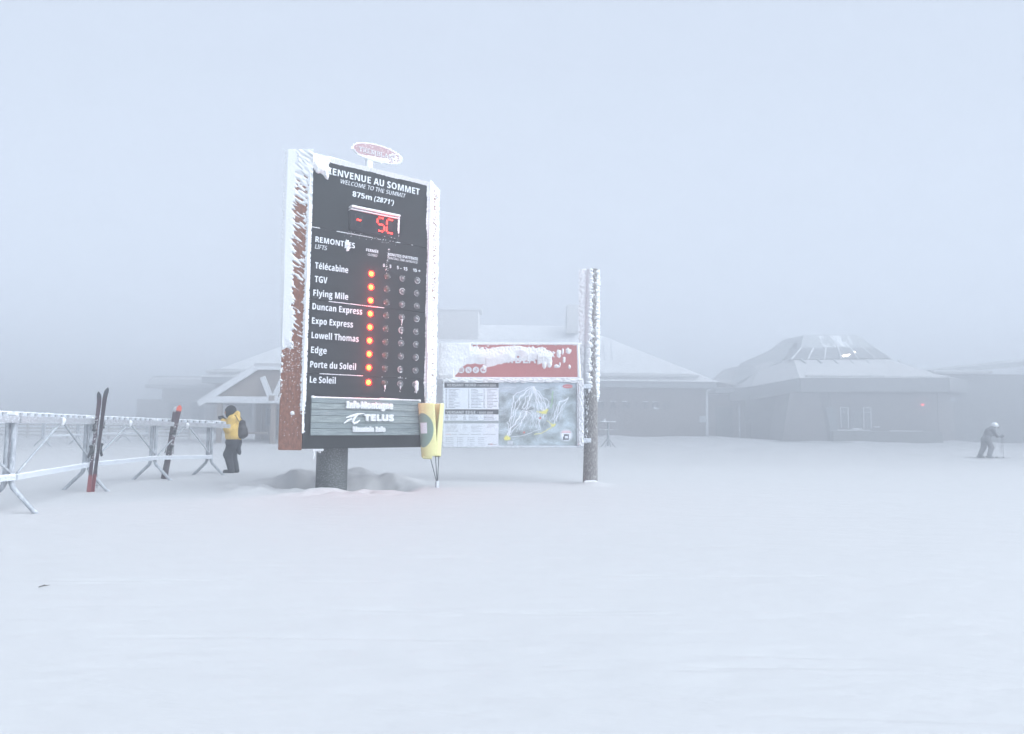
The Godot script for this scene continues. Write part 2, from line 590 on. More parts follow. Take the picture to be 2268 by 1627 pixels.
	part(s, "snow_clump", blob([[Vector3(-0.19, 0.70, 0.0), Vector3(-0.19, 0.695, 0.01), 0.04, 0.036], [Vector3(-0.205, 0.64, 0.0), Vector3(-0.207, 0.62, 0.0), 0.009, 0.006]], 0.008, 0.02), rime, lxf)
	# rime on the right wing: speckled with dark steel
	part(s, "rime", crust(-0.05, 0.60, 0.35, BH + 0.12, 0.014, func(u, v):
		var f := n_fine.get_noise_2d(u * 26.0, v * 26.0)
		var coat := 0.028
		if u > 0.17: return 0.022 * n_fine.get_noise_2d(u * 9.0, v * 17.0) - 0.004 * smoothstep(2.4, 3.4, v) + 0.006
		if u > 0.46: coat = 0.02 - (u - 0.46) * 0.3
		if v < 2.0: coat += 0.02
		if v < 1.25: coat -= 0.07 * smoothstep(1.25, 0.7, v + 0.3 * n_mid.get_noise_2d(u * 6.0, v * 6.0))
		return coat + 0.012 * f), rime, Transform3D(rw, Vector3(BW + 0.004, 0, -0.02) + rw * Vector3(0, -0.01, 0.019)))
	# rime on the board's own edge: left, top, right
	part(s, "rime", crust(-0.03, 0.10, 0.3, BH + 0.02, 0.012, func(u, v):
		var edge := 0.018 + 0.025 * n_mid.get_noise_2d(1.0, v * 4.0) + 0.012 * n_fine.get_noise_2d(5.0, v * 22.0)
		return (edge - u) * 0.6 + 0.006 * rime_noise(u, v, 30.0)), rime)
	part(s, "rime", crust(BW - 0.16, BW + 0.05, 0.95, BH + 0.02, 0.012, func(u, v):
		var edge := BW - 0.03 - 0.03 * n_mid.get_noise_2d(11.0, v * 3.0) - 0.02 * n_fine.get_noise_2d(15.0, v * 18.0) - 0.03 * smoothstep(4.0, 5.5, v)
		return (u - edge) * 0.5 + 0.006 * rime_noise(u, v, 30.0)), rime)
	part(s, "rime", crust(0.0, BW + 0.03, BH - 0.45, BH + 0.06, 0.012, func(u, v):
		var edge := BH - 0.02 + 0.02 * n_mid.get_noise_2d(u * 4.0, 2.0) + 0.014 * n_fine.get_noise_2d(u * 30.0, 5.0)
		var t = (v - edge) * 0.6
		# the big clump on the corner
		var r = (u - 0.36 - 0.03 * n_fine.get_noise_2d(v * 9.0, 2.0)) / 0.10
		var low := 5.36 + 0.06 * n_mid.get_noise_2d(u * 8.0, 4.0) - 0.05 * smoothstep(0.2, 0.33, u) + 0.12 * smoothstep(0.16, 0.02, u)
		if r < 0.0: t = maxf(t, minf(0.06, minf(-r * 0.08, (v - low) * 0.6)) + 0.05 * absf(n_mid.get_noise_2d(u * 9.0, v * 9.0)) + 0.012 * rime_noise(u, v, 24.0) - (0.03 if v < low else 0.0))
		return t + (0.005 * rime_noise(u, v, 30.0))), rime)
	part(s, "rime_cap", sweep([Vector3(-0.02, BH + 0.02, -0.12), Vector3(0.4, BH + 0.03, -0.1), Vector3(1.3, BH + 0.02, -0.1), Vector3(BW, BH + 0.02, -0.1), Vector3(BW + 0.3, BH, -0.3)], [0.06, 0.10, 0.08, 0.08, 0.05], 10), rime)
	part(s, "snow_ledge", blob([[Vector3(1.26, 5.735, -0.03), Vector3(1.67, 5.728, -0.02), 0.035, 0.03], [Vector3(1.0, 5.72, -0.06), Vector3(1.9, 5.70, -0.06), 0.03, 0.03]], 0.012, 0.03), rime)
	# printed words
	var sans := font("Droid Sans")
	var bold := font("Droid Sans", true)
	write(s, "BIENVENUE AU SOMMET", bold, 0.245, 2.42, 5.415, 0.135, 0.0, ink)
	write(s, "WELCOME TO THE SUMMIT", sans, 0.595, 2.085, 5.282, 0.086, 0.0, ink, 0.005, 0.2)
	write(s, "875m", bold, 0.872, 1.30, 5.07, 0.108, 0.0, ink)
	write(s, "(2871’)", bold, 1.345, 1.815, 5.07, 0.104, 0.0, ink, 0.005, 0.18)
	write(s, "REMONTÉES", bold, 0.127, 0.955, 4.012, 0.108, 0.0, ink)
	write(s, "LIFTS", sans, 0.122, 0.372, 3.88, 0.086, 0.0, ink, 0.005, 0.2)
	write(s, "FERMÉE", bold, 1.205, 1.478, 3.995, 0.058, 0.0, ink)
	write(s, "CLOSED", sans, 1.24, 1.458, 3.912, 0.05, 0.0, ink, 0.005, 0.2)
	write(s, "MINUTES D’ATTENTE", bold, 1.70, 2.408, 3.98, 0.06, 0.0, ink)
	write(s, "WAITING TIME (MINUTES)", sans, 1.708, 2.405, 3.91, 0.048, 0.0, ink, 0.005, 0.2)
	for e in [["0", 1.593, 1.632], ["-", 1.663, 1.695], ["5", 1.742, 1.782], ["5", 1.915, 1.955], ["-", 1.99, 2.02], ["15", 2.065, 2.162], ["15", 2.299, 2.39], ["+", 2.425, 2.481]]:
		write(s, e[0], bold, e[1], e[2], 3.726, 0.068, 0.0, ink)
	var rows := [["Télécabine", 0.136, 0.826, 3.49], ["TGV", 0.138, 0.398, 3.222], ["Flying Mile", 0.12, 0.842, 2.95], ["Duncan Express", 0.11, 1.152, 2.685], ["Expo Express", 0.111, 0.96, 2.405], ["Lowell Thomas", 0.112, 1.093, 2.125], ["Edge", 0.11, 0.426, 1.84], ["Porte du Soleil", 0.104, 1.05, 1.56], ["Le Soleil", 0.106, 0.63, 1.267]]
	for r in rows: write(s, r[0], bold, r[1], r[2], r[3], 0.122, 0.0, ink)
	# flecks of rime blown onto the lettering
	part(s, "rime_flecks", crust(0.05, 2.6, 3.4, 4.4, 0.0135, func(u, v):
		var t := -0.03
		var d := Vector2(u - 0.80, (v - 4.05) * 0.55)
		t = maxf(t, 0.034 - d.length() * 0.62 + 0.03 * rime_noise(u, v, 22.0))
		var e := Vector2(u - 1.70 - 0.10 * (v - 3.9), v - 3.9)
		if absf(e.y) < 0.24: t = maxf(t, 0.05 * rime_noise(u, v, 34.0) - absf(e.x) * 0.42 - 0.008)
		if v > 4.22 and v < 4.36 and u > 0.72 and u < 1.95: t = maxf(t, 0.07 * rime_noise(u, v, 36.0) - 0.033)
		return t), rime)
	# temperature display
	var led := thing_part(s, "led_display", Vector3(0, 0, 0))
	var dbox := part(led, "housing", bevel_box(Vector3(1.08, 0.47, 0.09), 0.012), black, shifted(Vector3(1.345, 4.585, 0.045)))
	dbox.name = "housing"
	part(led, "hood", bevel_box(Vector3(1.10, 0.045, 0.16), 0.012), rime, shifted(Vector3(1.345, 4.825, 0.075)))
	part(led, "hood", bevel_box(Vector3(1.10, 0.022, 0.13), 0.008), rime, shifted(Vector3(1.345, 4.772, 0.064)))
	part(led, "side_frost", crust(-0.02, 0.02, -0.24, 0.24, 0.012, func(u, v): return 0.012 + 0.012 * n_fine.get_noise_2d(u * 20.0, v * 14.0) - 0.02 * smoothstep(0.05, -0.2, v)), rime, shifted(Vector3(1.88, 4.58, 0.09)))
	part(led, "sill_snow", crust(0.8, 1.9, -0.05, 0.05, 0.012, func(u, v): return 0.05 * n_mid.get_noise_2d(u * 5.0, 3.0) + 0.03 * rime_noise(u, v, 30.0) - absf(v) * 0.6 - 0.014), rime, shifted(Vector3(0, 4.36, 0.085)))
	var glow := plain("red_led", 0.35, 0.02, 0.01, 0.4)
	glow.emission_enabled = true
	glow.emission = Color(1.0, 0.10, 0.045)
	glow.emission_energy_multiplier = 1.5
	digit(led, "-", 0.92, 1.05, 4.455, 4.71, 0.094, glow)
	digit(led, "5", 1.40, 1.55, 4.44, 4.715, 0.094, glow)
	digit(led, "C", 1.61, 1.77, 4.435, 4.715, 0.094, glow)
	var dotm := plain("unlit_led", 0.16, 0.17, 0.18, 0.5)
	digit(led, "0", 0.915, 1.055, 4.435, 4.72, 0.0915, dotm)
	var glowlamp := OmniLight3D.new()
	glowlamp.name = "digit_glow"
	led.add_child(glowlamp)
	glowlamp.position = Vector3(1.6, 4.57, 0.2)
	glowlamp.light_color = Color(1.0, 0.12, 0.06)
	glowlamp.light_energy = 0.02
	glowlamp.light_size = 0.12
	glowlamp.shadow_enabled = true
	# lamps
	var cols := [1.330, 1.690, 2.047, 2.400]
	var rows_y := [3.543, 3.268, 2.992, 2.72, 2.445, 2.17, 1.898, 1.622, 1.322]
	var bezel := lathe([Vector2(0.068, -0.01), Vector2(0.068, 0.014), Vector2(0.063, 0.02), Vector2(0.055, 0.02), Vector2(0.05, 0.008)], 24)
	var dome := lathe([Vector2(0.050, 0.0), Vector2(0.045, 0.016), Vector2(0.035, 0.028), Vector2(0.018, 0.034), Vector2(0.001, 0.036)], 24)
	var lens_red := plain("lit_red_lamp", 0.6, 0.05, 0.02, 0.3)
	lens_red.emission_enabled = true
	lens_red.emission = Color(1.0, 0.31, 0.09)
	lens_red.emission_energy_multiplier = 2.0
	var ring_red := plain("red_lamp_ring", 0.5, 0.03, 0.02, 0.35)
	ring_red.emission_enabled = true
	ring_red.emission = Color(1.0, 0.05, 0.03)
	ring_red.emission_energy_multiplier = 0.22
	var lens_off := plain("amber_lens_off", 0.06, 0.042, 0.026, 0.3)
	var lens_clear := plain("clear_lens_off", 0.10, 0.11, 0.115, 0.3)
	var glaze := plain("lamp_glaze", 0.30, 0.315, 0.33, 0.8)
	var ring_off := plain("lamp_ring", 0.05, 0.053, 0.056, 0.5)
	for r in 9:
		for c in 4:
			var lamp := part(s, "lamp", bezel, ring_red if c == 0 else ring_off, shifted(Vector3(cols[c], rows_y[r], 0.0)))
			part(lamp, "lens", dome, lens_red if c == 0 else lens_off if c == 1 else lens_clear)
			if c == 0:
				var l := OmniLight3D.new()
				l.name = "lamp_glow"
				lamp.add_child(l)
				l.position = Vector3(0, 0, 0.075)
				l.light_color = Color(1.0, 0.13, 0.07)
				l.light_energy = 0.019
				l.light_size = 0.05
				l.shadow_enabled = true
			else:
				var k := r * 4 + c
				if c >= 2:
					part(lamp, "frost_cap", blob([[Vector3(0, 0.0, 0.03), Vector3(0.004, -0.004, 0.035), 0.017 + 0.012 * absf(sin(k * 1.7)), 0.016]], 0.006, 0.01), glaze)
					part(lamp, "frost_ring", frost_ring(k, 0.35 + 0.3 * sin(k * 2.3)), glaze if k % 3 else rime)
				for q in 3:
					if (k + q) % 3 != 0 or c == 1:
						var a := 0.9 + q * 2.1 + k
						part(lamp, "frost_speck", blob([[Vector3(cos(a), sin(a), 0) * 0.064 + Vector3(0, 0, 0.018), Vector3(cos(a), sin(a), 0) * 0.066 + Vector3(0, 0, 0.018), 0.008, 0.007]], 0.004, 0.004), rime)
				if k in [30, 33, 34, 35, 14, 18]:
					part(lamp, "frost_drip", blob([[Vector3(0.01, -0.05, 0.01), Vector3(0.012, -0.10 - 0.03 * sin(k), 0.008), 0.02, 0.008], [Vector3(0.0, -0.15, 0.004), Vector3(0.01, -0.17, 0.004), 0.009, 0.006]], 0.006, 0.012), rime)
	part(s, "snow_clump", blob([[Vector3(2.43, 1.36, 0.02), Vector3(2.45, 1.22, 0.015), 0.045, 0.03], [Vector3(2.40, 1.29, 0.02), Vector3(2.44, 1.15, 0.01), 0.02, 0.015]], 0.009, 0.03), rime)
	# plank panel with frosted raised words
	var planks := [grained("grey_plank_a", [[0.0, 0.10, 0.125, 0.13], [0.5, 0.165, 0.20, 0.205], [1.0, 0.24, 0.275, 0.28]], 0.03, Vector3(0.16, 2.6, 1.0), 0.8, 1.5), grained("grey_plank_b", [[0.0, 0.085, 0.11, 0.115], [0.5, 0.145, 0.18, 0.185], [1.0, 0.21, 0.25, 0.255]], 0.03, Vector3(0.14, 3.0, 1.0), 0.8, 1.5), grained("grey_plank_c", [[0.0, 0.12, 0.145, 0.145], [0.5, 0.18, 0.215, 0.215], [1.0, 0.25, 0.29, 0.29]], 0.03, Vector3(0.18, 2.3, 1.0), 0.8, 1.5)]
	var py := [0.255, 0.385, 0.50, 0.635, 0.755, 0.88, 0.975]
	for k in 6:
		part(s, "plank", bevel_box(Vector3(2.38, py[k + 1] - py[k] - 0.006, 0.045), 0.006), planks[[0, 1, 2, 0, 2, 1][k]], shifted(Vector3(1.328, (py[k] + py[k + 1]) / 2, 0.026)))
	part(s, "ledge_snow", blob([[Vector3(0.15, 0.99, 0.03), Vector3(2.52, 0.99, 0.03), 0.018, 0.014], [Vector3(0.165, 0.992, 0.035), Vector3(0.175, 0.992, 0.035), 0.03, 0.026], [Vector3(2.51, 0.985, 0.035), Vector3(2.515, 0.96, 0.035), 0.024, 0.016], [Vector3(1.6, 0.995, 0.03), Vector3(2.0, 0.992, 0.03), 0.02, 0.016]], 0.012, 0.02), rime)
	var fat := font("Droid Sans", true)
	for k in 7:
		var q := Vector2.from_angle(TAU * k / 6.0) * (0.0 if k == 6 else 0.0125)
		for e in [["Info", 0.84, 1.11, 0.80, 0.12], ["-", 1.115, 1.145, 0.80, 0.12], ["Montagne", 1.15, 1.852, 0.80, 0.12], ["TELUS", 1.232, 1.872, 0.555, 0.115], ["Mountain", 0.997, 1.435, 0.337, 0.086], ["Info", 1.48, 1.69, 0.337, 0.086]]:
			write(s, e[0], fat, e[1] + q.x, e[2] + q.x, e[3] + q.y, e[4], 0.048, rime, 0.03 + 0.0025 * k, 0.0, "frosted_lettering")
	# the swoosh mark: two strokes
	part(s, "frosted_emblem", sweep([Vector3(0.845, 0.605, 0.06), Vector3(0.95, 0.635, 0.06), Vector3(1.08, 0.675, 0.06), Vector3(1.235, 0.695, 0.06)], [0.012, 0.026, 0.022, 0.006], 8), rime)
	part(s, "frosted_emblem", sweep([Vector3(1.085, 0.668, 0.062), Vector3(1.02, 0.60, 0.062), Vector3(0.985, 0.53, 0.062), Vector3(1.01, 0.492, 0.062), Vector3(1.08, 0.515, 0.062), Vector3(1.14, 0.565, 0.062)], [0.018, 0.026, 0.028, 0.026, 0.022, 0.008], 8), rime)
	part(s, "frosted_emblem", sweep([Vector3(0.805, 0.495, 0.06), Vector3(0.88, 0.55, 0.06), Vector3(0.97, 0.585, 0.06)], [0.012, 0.022, 0.016], 8), rime)
	# curl of ice under the board
	part(s, "icicle", sweep([Vector3(0.22, 0.0, -0.03), Vector3(0.245, -0.05, -0.03), Vector3(0.255, -0.11, -0.03), Vector3(0.235, -0.16, -0.03), Vector3(0.238, -0.20, -0.03)], [0.014, 0.014, 0.013, 0.012, 0.004], 8), rime)
	part(s, "underside_rime", blob([[Vector3(0.25, -0.015, -0.05), Vector3(0.42, -0.02, -0.05), 0.03, 0.03], [Vector3(0.36, -0.03, -0.1), Vector3(0.40, -0.07, -0.1), 0.03, 0.02], [Vector3(1.05, -0.01, -0.03), Vector3(1.5, -0.008, -0.03), 0.012, 0.012]], 0.012, 0.03), rime)
	# the oval crest on top
	var crest := thing_part(s, "crest", Vector3(1.42, 6.108, -0.06))
	var crimson := grained("crest_red", [[0.0, 0.26, 0.14, 0.155], [0.6, 0.31, 0.19, 0.205], [1.0, 0.40, 0.29, 0.30]], 0.05, Vector3(2, 2, 2), 0.6)
	part(crest, "plate", ellipse_plate(0.53, 0.165, 0.05), crimson)
	part(crest, "rim", oval_rim(0.535, 0.17, 0.022), rime)
	write(crest, "TREMBLANT", font("Droid Serif"), -0.42, 0.44, -0.055, 0.095, 0.026, ink, 0.008)
	part(crest, "rime", crust(-0.6, 0.6, -0.24, 0.24, 0.012, func(u, v):
		var inside := 1.0 - Vector2(u / 0.54, v / 0.175).length()
		var t := -0.05
		t = maxf(t, 0.02 + 0.03 * n_mid.get_noise_2d(u * 5.0, v * 5.0) - Vector2((u - 0.43) / 0.9, (v + 0.02) / 0.9).length() * 0.14 + 0.03 * rime_noise(u, v, 16.0))
		t = maxf(t, 0.016 - absf(v + 0.13 - 0.10 * u + 0.02 * rime_noise(u, v, 12.0)) * 0.4 - maxf(0.0, absf(u + 0.1) - 0.34) * 0.3)
		t = maxf(t, 0.035 * rime_noise(u, v, 26.0) - 0.016)
		return t if inside > -0.12 else -0.05), rime, shifted(Vector3(0, 0, 0.027)))
	part(crest, "stem", bevel_box(Vector3(0.14, 0.36, 0.10), 0.02), rime, shifted(Vector3(-0.16, -0.26, -0.03)))

func thing_part(parent: Node3D, called: String, where: Vector3) -> Node3D:
	var o := Node3D.new()
	o.name = called
	parent.add_child(o, true)
	o.position = where
	return o

func oval_rim(rx: float, ry: float, r: float) -> ArrayMesh:
	var pts := []
	var rad := []
	for k in 49:
		var a := TAU * k / 48.0
		pts.append(Vector3(cos(a) * rx, sin(a) * ry, 0.0))
		rad.append(r * (0.8 + 0.4 * absf(sin(k * 1.3))))
	return sweep(pts, rad, 6, false)

func frost_ring(k: int, share: float) -> ArrayMesh:
	var pts := []
	var rad := []
	for j in 17:
		var a := k * 1.1 + TAU * (0.45 + 0.5 * share) * j / 16.0
		pts.append(Vector3(cos(a) * 0.062, sin(a) * 0.064, 0.02))
		rad.append(0.0035 + 0.003 * absf(sin(j * 1.9 + k)))
	return sweep(pts, rad, 6)

func digit(parent: Node3D, what: String, x0: float, x1: float, y0: float, y1: float, z: float, m: Material) -> void:
	var w := x1 - x0
	var ym := (y0 + y1) / 2
	var i := 0.022
	var seg := {"a": [Vector2(x0 + i, y1), Vector2(x1 - i, y1)], "b": [Vector2(x1, y1 - i), Vector2(x1, ym + i)], "c": [Vector2(x1, ym - i), Vector2(x1, y0 + i)], "d": [Vector2(x0 + i, y0), Vector2(x1 - i, y0)], "e": [Vector2(x0, ym - i), Vector2(x0, y0 + i)], "f": [Vector2(x0, y1 - i), Vector2(x0, ym + i)], "g": [Vector2(x0 + i, ym), Vector2(x1 - i, ym)]}
	var lit: String = {"-": "g", "5": "afgcd", "C": "afed", "0": "abcdef"}[what]
	for c in lit:
		var polys := []
		var a: Vector2 = seg[c][0]
		var b: Vector2 = seg[c][1]
		var across := (b - a).orthogonal().normalized()
		for row in ([-0.5, 0.5] if what != "0" else [0.0]):
			var count := 7 if w > 0 and what != "0" else 5
			for k in count:
				var p = a.lerp(b, (k + 0.5) / count) + across * row * 0.016
				var disc := []
				for j in 6:
					disc.append(Vector3(p.x + cos(TAU * j / 6) * (0.0075 if what != "0" else 0.004), p.y + sin(TAU * j / 6) * (0.0075 if what != "0" else 0.004), z))
				polys.append(disc)
		part(parent, "led_segment", flat_mesh(polys), m)

# ------------------------------------------------------------------ the trail map board
func stamp(im: Image, x: float, y: float, r: float, c: Color, soft := 0.8) -> void:
	for j in range(int(y - r - 1), int(y + r + 2)):
		for i in range(int(x - r - 1), int(x + r + 2)):
			if i >= 0 and j >= 0 and i < im.get_width() and j < im.get_height():
				var a := clampf((r - Vector2(i - x, j - y).length()) / maxf(0.3, r * 0.5) + 0.3, 0.0, 1.0) * c.a
				if a > 0.0: im.set_pixel(i, j, im.get_pixel(i, j).lerp(Color(c.r, c.g, c.b, 1.0), a))

func stroke(im: Image, pts: Array, r: float, c: Color) -> void:
	for k in pts.size() - 1:
		var a: Vector2 = pts[k]
		var b: Vector2 = pts[k + 1]
		var count := int(a.distance_to(b) / maxf(1.0, r * 0.7)) + 1
		for i in count: stamp(im, lerpf(a.x, b.x, float(i) / count), lerpf(a.y, b.y, float(i) / count), r, c)

func curve(a: Vector2, b: Vector2, bend: float, wiggle: float, seed_: float) -> Array:
	var out := []
	var side := (b - a).orthogonal().normalized()
	for k in 15:
		var t := k / 14.0
		out.append(a.lerp(b, t) + side * (bend * sin(PI * t) + wiggle * n_mid.get_noise_2d(t * 9.0, seed_ * 17.0) * 1.6))
	return out

func print_map() -> ImageTexture:
	var w := 700
	var h := 580
	var im := Image.create(w, h, false, Image.FORMAT_RGB8)
	for y in h:
		for x in w:
			var n := n_mid.get_noise_2d(x * 0.016, y * 0.022) * 0.5 + n_fine.get_noise_2d(x * 0.11, y * 0.10) * 0.35
			var f := n_fine.get_noise_2d(x * 0.35, y * 0.35)
			var up := 1.0 - float(y) / h
			var g := Color(0.30, 0.35, 0.355).lerp(Color(0.36, 0.43, 0.48), clampf(0.35 + n * 0.9 + up * 0.25, 0.0, 1.0))
			g = g * (0.94 + 1.0 * n + 0.2 * f)
			if y < 70 + 40 * sin(x * 0.008): g = g.lerp(Color(0.40, 0.47, 0.54), 0.55)
			im.set_pixel(x, y, Color(g.r, g.g, g.b).linear_to_srgb())
	# coordinates below were read off the panel: 760 x 632 units for the printed map
	var q := func(x, y): return Vector2((x - 838.0) / 760.0 * w, (y - 503.0) / 632.0 * h)
	var white := Color(0.86, 0.88, 0.91, 0.62)
	var thin := Color(0.84, 0.86, 0.89, 0.5)
	var peak: Vector2 = q.call(1178, 545)
	var foot: Vector2 = q.call(925, 1045)
	var k := 0
	for e in [[980, 640, 960, 760], [1010, 700, 930, 900], [1050, 640, 1000, 820], [1100, 660, 1010, 900], [1130, 690, 1060, 900], [1150, 640, 1080, 800]]:
		var mid1: Vector2 = q.call(e[0], e[1])
		var mid2: Vector2 = q.call(e[2], e[3])
		stroke(im, curve(peak, mid1, -14 + 5 * k, 10, k), 3.2, white)
		stroke(im, curve(mid1, mid2, 9, 12, k + 20), 3.4, white)
		stroke(im, curve(mid2, foot, 12 - 5 * k, 12, k + 40), 3.0, white)
		k += 1
	for e in [[1215, 760], [1235, 700], [1262, 780], [1285, 690], [1305, 760], [1330, 700]]:
		stroke(im, curve(peak, q.call(e[0], e[1]), 10 - k, 12, k), 3.0, white)
		stroke(im, curve(q.call(e[0], e[1]), q.call(1290, 795), 5, 7, k + 9), 2.6, white)
		k += 1
	for e in [[1160, 780, 1060, 860], [1080, 790, 960, 960], [1120, 800, 1030, 980], [1180, 820, 1230, 900], [1100, 850, 1000, 1000], [1140, 870, 1200, 960]]:
		stroke(im, curve(q.call(1110, 775), q.call(e[2], e[3]), 18 - 4 * (k % 5), 12, k), 2.2, thin)
		k += 1
	for e in [[1440, 700, 1400, 900], [1470, 720, 1380, 930], [1430, 690, 1370, 880]]:
		stroke(im, curve(q.call(1520, 652), q.call(e[0], e[1]), 8, 6, k), 2.8, white)
		stroke(im, curve(q.call(e[0], e[1]), q.call(e[2], e[3]), -6 + k % 9, 8, k + 3), 2.6, white)
		k += 1
	for e in 26:
		var sx := 1000.0 + 17.0 * e
		var sy := 600.0 + 34.0 * (e % 7)
		stroke(im, curve(q.call(lerpf(1178.0, sx, 0.35), sy), q.call(lerpf(930.0, sx, 0.75), minf(1090.0, sy + 150.0 + 25.0 * (e % 5))), -12 + 3 * (e % 9), 12, 90.0 + e), 1.5, thin)
	for e in 9:
		stroke(im, curve(q.call(1500 - 14 * e, 680 + 22 * (e % 4)), q.call(1455 - 16 * e, 880 + 14 * (e % 3)), -8 + 2 * e, 9, 130.0 + e), 1.4, thin)
	stroke(im, [q.call(1178, 540), q.call(1300, 560), q.call(1420, 580), q.call(1520, 650)], 1.6, thin)
	stroke(im, curve(q.call(1295, 820), q.call(1240, 970), -26, 5, 70), 2.2, white)
	stroke(im, curve(q.call(1240, 970), q.call(960, 1055), 10, 5, 71), 2.2, white)
	stroke(im, curve(q.call(1050, 770), q.call(1180, 760), -14, 3, 72), 2.2, Color(0.2, 0.22, 0.24, 0.8))
	var yellow := Color(0.84, 0.82, 0.44, 0.85)
	for e in [[918, 1060, 26], [905, 1066, 18], [940, 1066, 16], [1290, 800, 22], [1265, 805, 16], [1310, 780, 14], [1240, 800, 11], [1215, 795, 8], [1370, 935, 15], [1385, 925, 10], [1352, 930, 9]]:
		stamp(im, q.call(e[0], e[1]).x, q.call(e[0], e[1]).y, e[2] * 0.95, yellow)
	stroke(im, curve(q.call(1360, 945), q.call(1180, 1025), 16, 6, 73), 3.0, yellow)
	stroke(im, curve(q.call(1305, 890), q.call(1370, 930), 4, 6, 74), 2.4, yellow)
	stroke(im, curve(q.call(1365, 590), q.call(1345, 760), 6, 8, 75), 3.6, Color(0.52, 0.70, 0.48, 0.7))
	for e in [[1243, 860], [1085, 1005]]: stamp(im, q.call(e[0], e[1]).x, q.call(e[0], e[1]).y, 11, Color(0.76, 0.40, 0.34, 0.9))
	# round badge with a little cabin
	var b: Vector2 = q.call(1497, 1035)
	stamp(im, b.x, b.y, 58, Color(0.86, 0.88, 0.91, 1.0), 1.0)
	im.fill_rect(Rect2i(int(b.x) - 36, int(b.y) - 42, 72, 7), Color(0.80, 0.62, 0.64))
	im.fill_rect(Rect2i(int(b.x) - 42, int(b.y) - 30, 84, 7), Color(0.80, 0.62, 0.64))
	im.fill_rect(Rect2i(int(b.x) - 20, int(b.y) - 10, 44, 50), Color(0.24, 0.26, 0.30))
	im.fill_rect(Rect2i(int(b.x) - 12, int(b.y) + 4, 29, 24), Color(0.82, 0.84, 0.87))
	im.fill_rect(Rect2i(int(b.x) - 28, int(b.y) + 10, 8, 34), Color(0.24, 0.26, 0.30))
	# small white plate with lettering strokes, low on the left
	var c: Vector2 = q.call(925, 1090)
	im.fill_rect(Rect2i(int(c.x), int(c.y), 46, 34), Color(0.80, 0.82, 0.85))
	for r in 4: im.fill_rect(Rect2i(int(c.x) + 4, int(c.y) + 4 + r * 8, 38 - 6 * (r % 2), 3), Color(0.5, 0.52, 0.56))
	return ImageTexture.create_from_image(im)

func words(im: Image, x: int, y: int, w: int, h: int, c: Color) -> void:
	# a line of print too small to read: uneven letter-like strokes
	var i := x
	while i < x + w:
		var lw := rng.randi_range(2, 4)
		var up := rng.randi_range(0, 1)
		im.fill_rect(Rect2i(i, y + up, lw, h - up), c.lerp(im.get_pixel(clampi(i, 0, im.get_width() - 1), y - 2), rng.randf_range(0.0, 0.4)))
		i += lw + (5 if rng.randf() < 0.12 else 1)

func print_list() -> ImageTexture:
	var w := 620
	var h := 740
	var im := Image.create(w, h, false, Image.FORMAT_RGB8)
	im.fill(lin(0.60, 0.64, 0.70))
	# printed bars; the readable words stand on them as lettering
	var bar := lin(0.075, 0.083, 0.095)
	var sy := h / 632.0
	var sx := w / 528.0
	im.fill_rect(Rect2i(0, int(3 * sy), w, int(50 * sy)), bar)
	im.fill_rect(Rect2i(int(10 * sx), int(268 * sy), w, int(50 * sy)), bar)
	im.fill_rect(Rect2i(0, int(380 * sy), w, int(28 * sy)), lin(0.27, 0.31, 0.33))
	var ink := lin(0.06, 0.065, 0.08)
	var faint := lin(0.12, 0.13, 0.155)
	for r in 13:
		var y := int((65 + r * 15.1) * sy)
		for c in [[15, 45, 65], [232, 262, 70], [382, 418, 55]]:
			words(im, int(c[0] * sx), y, 14, 9, ink)
			words(im, int(c[1] * sx), y, int((c[2] + rng.randi_range(-22, 45)) * sx), 8, faint)
	for r in 3:
		var y := int((330 + r * 15) * sy)
		for c in [[15, 60, 60], [185, 240, 85], [385, 418, 70]]:
			words(im, int(c[0] * sx), y, 34, 9, ink)
			words(im, int(c[1] * sx), y, int((c[2] + rng.randi_range(-10, 12)) * sx), 8, faint)
	for r in 6:
		var y := int((421 + r * 12.5) * sy)
		for c in [[20, 120, 1.0], [185, 60, 0.5], [265, 115, 1.0], [420, 75, 0.6]]:
			if rng.randf() < c[2]: words(im, int(c[0] * sx), y, int((c[1] - rng.randi_range(0, 40)) * sx), 5, faint.lerp(lin(0.60, 0.64, 0.70), 0.25))
	words(im, int(18 * sx), int(511 * sy), int(50 * sx), 9, lin(0.55, 0.36, 0.36))
	for c in [[82, 45], [145, 95], [262, 95], [380, 125]]: words(im, int(c[0] * sx), int(513 * sy), int(c[1] * sx), 6, faint)
	for r in 5:
		var y := int((545 + r * 18) * sy)
		for c in [[20, 60], [130, 50], [230, 70], [335, 60]]:
			words(im, int(c[0] * sx), y, 9, 9, ink.lerp(faint, rng.randf()))
			words(im, int((c[0] + 18) * sx), y + 1, int((c[1] - rng.randi_range(0, 26)) * sx), 6, faint)
	im.fill_rect(Rect2i(int(430 * sx), int(608 * sy), 14, 14), lin(0.12, 0.12, 0.14))
	im.fill_rect(Rect2i(int(448 * sx), int(607 * sy), 26, 16), lin(0.38, 0.22, 0.22))
	words(im, int(478 * sx), int(610 * sy), 36, 8, faint)
	return ImageTexture.create_from_image(im)

func printed(called: String, t: Texture2D) -> StandardMaterial3D:
	var m := plain(called, 1, 1, 1, 0.55)
	m.albedo_texture = t
	return m

func print_sheet(x0: float, x1: float, y0: float, y1: float, z: float) -> ArrayMesh:
	return smooth_mesh(PackedVector3Array([Vector3(x0, y0, z), Vector3(x1, y0, z), Vector3(x1, y1, z), Vector3(x0, y1, z)]), PackedInt32Array([0, 1, 2, 0, 2, 3]), PackedColorArray(), PackedVector2Array([Vector2(0, 1), Vector2(1, 1), Vector2(1, 0), Vector2(0, 0)]))

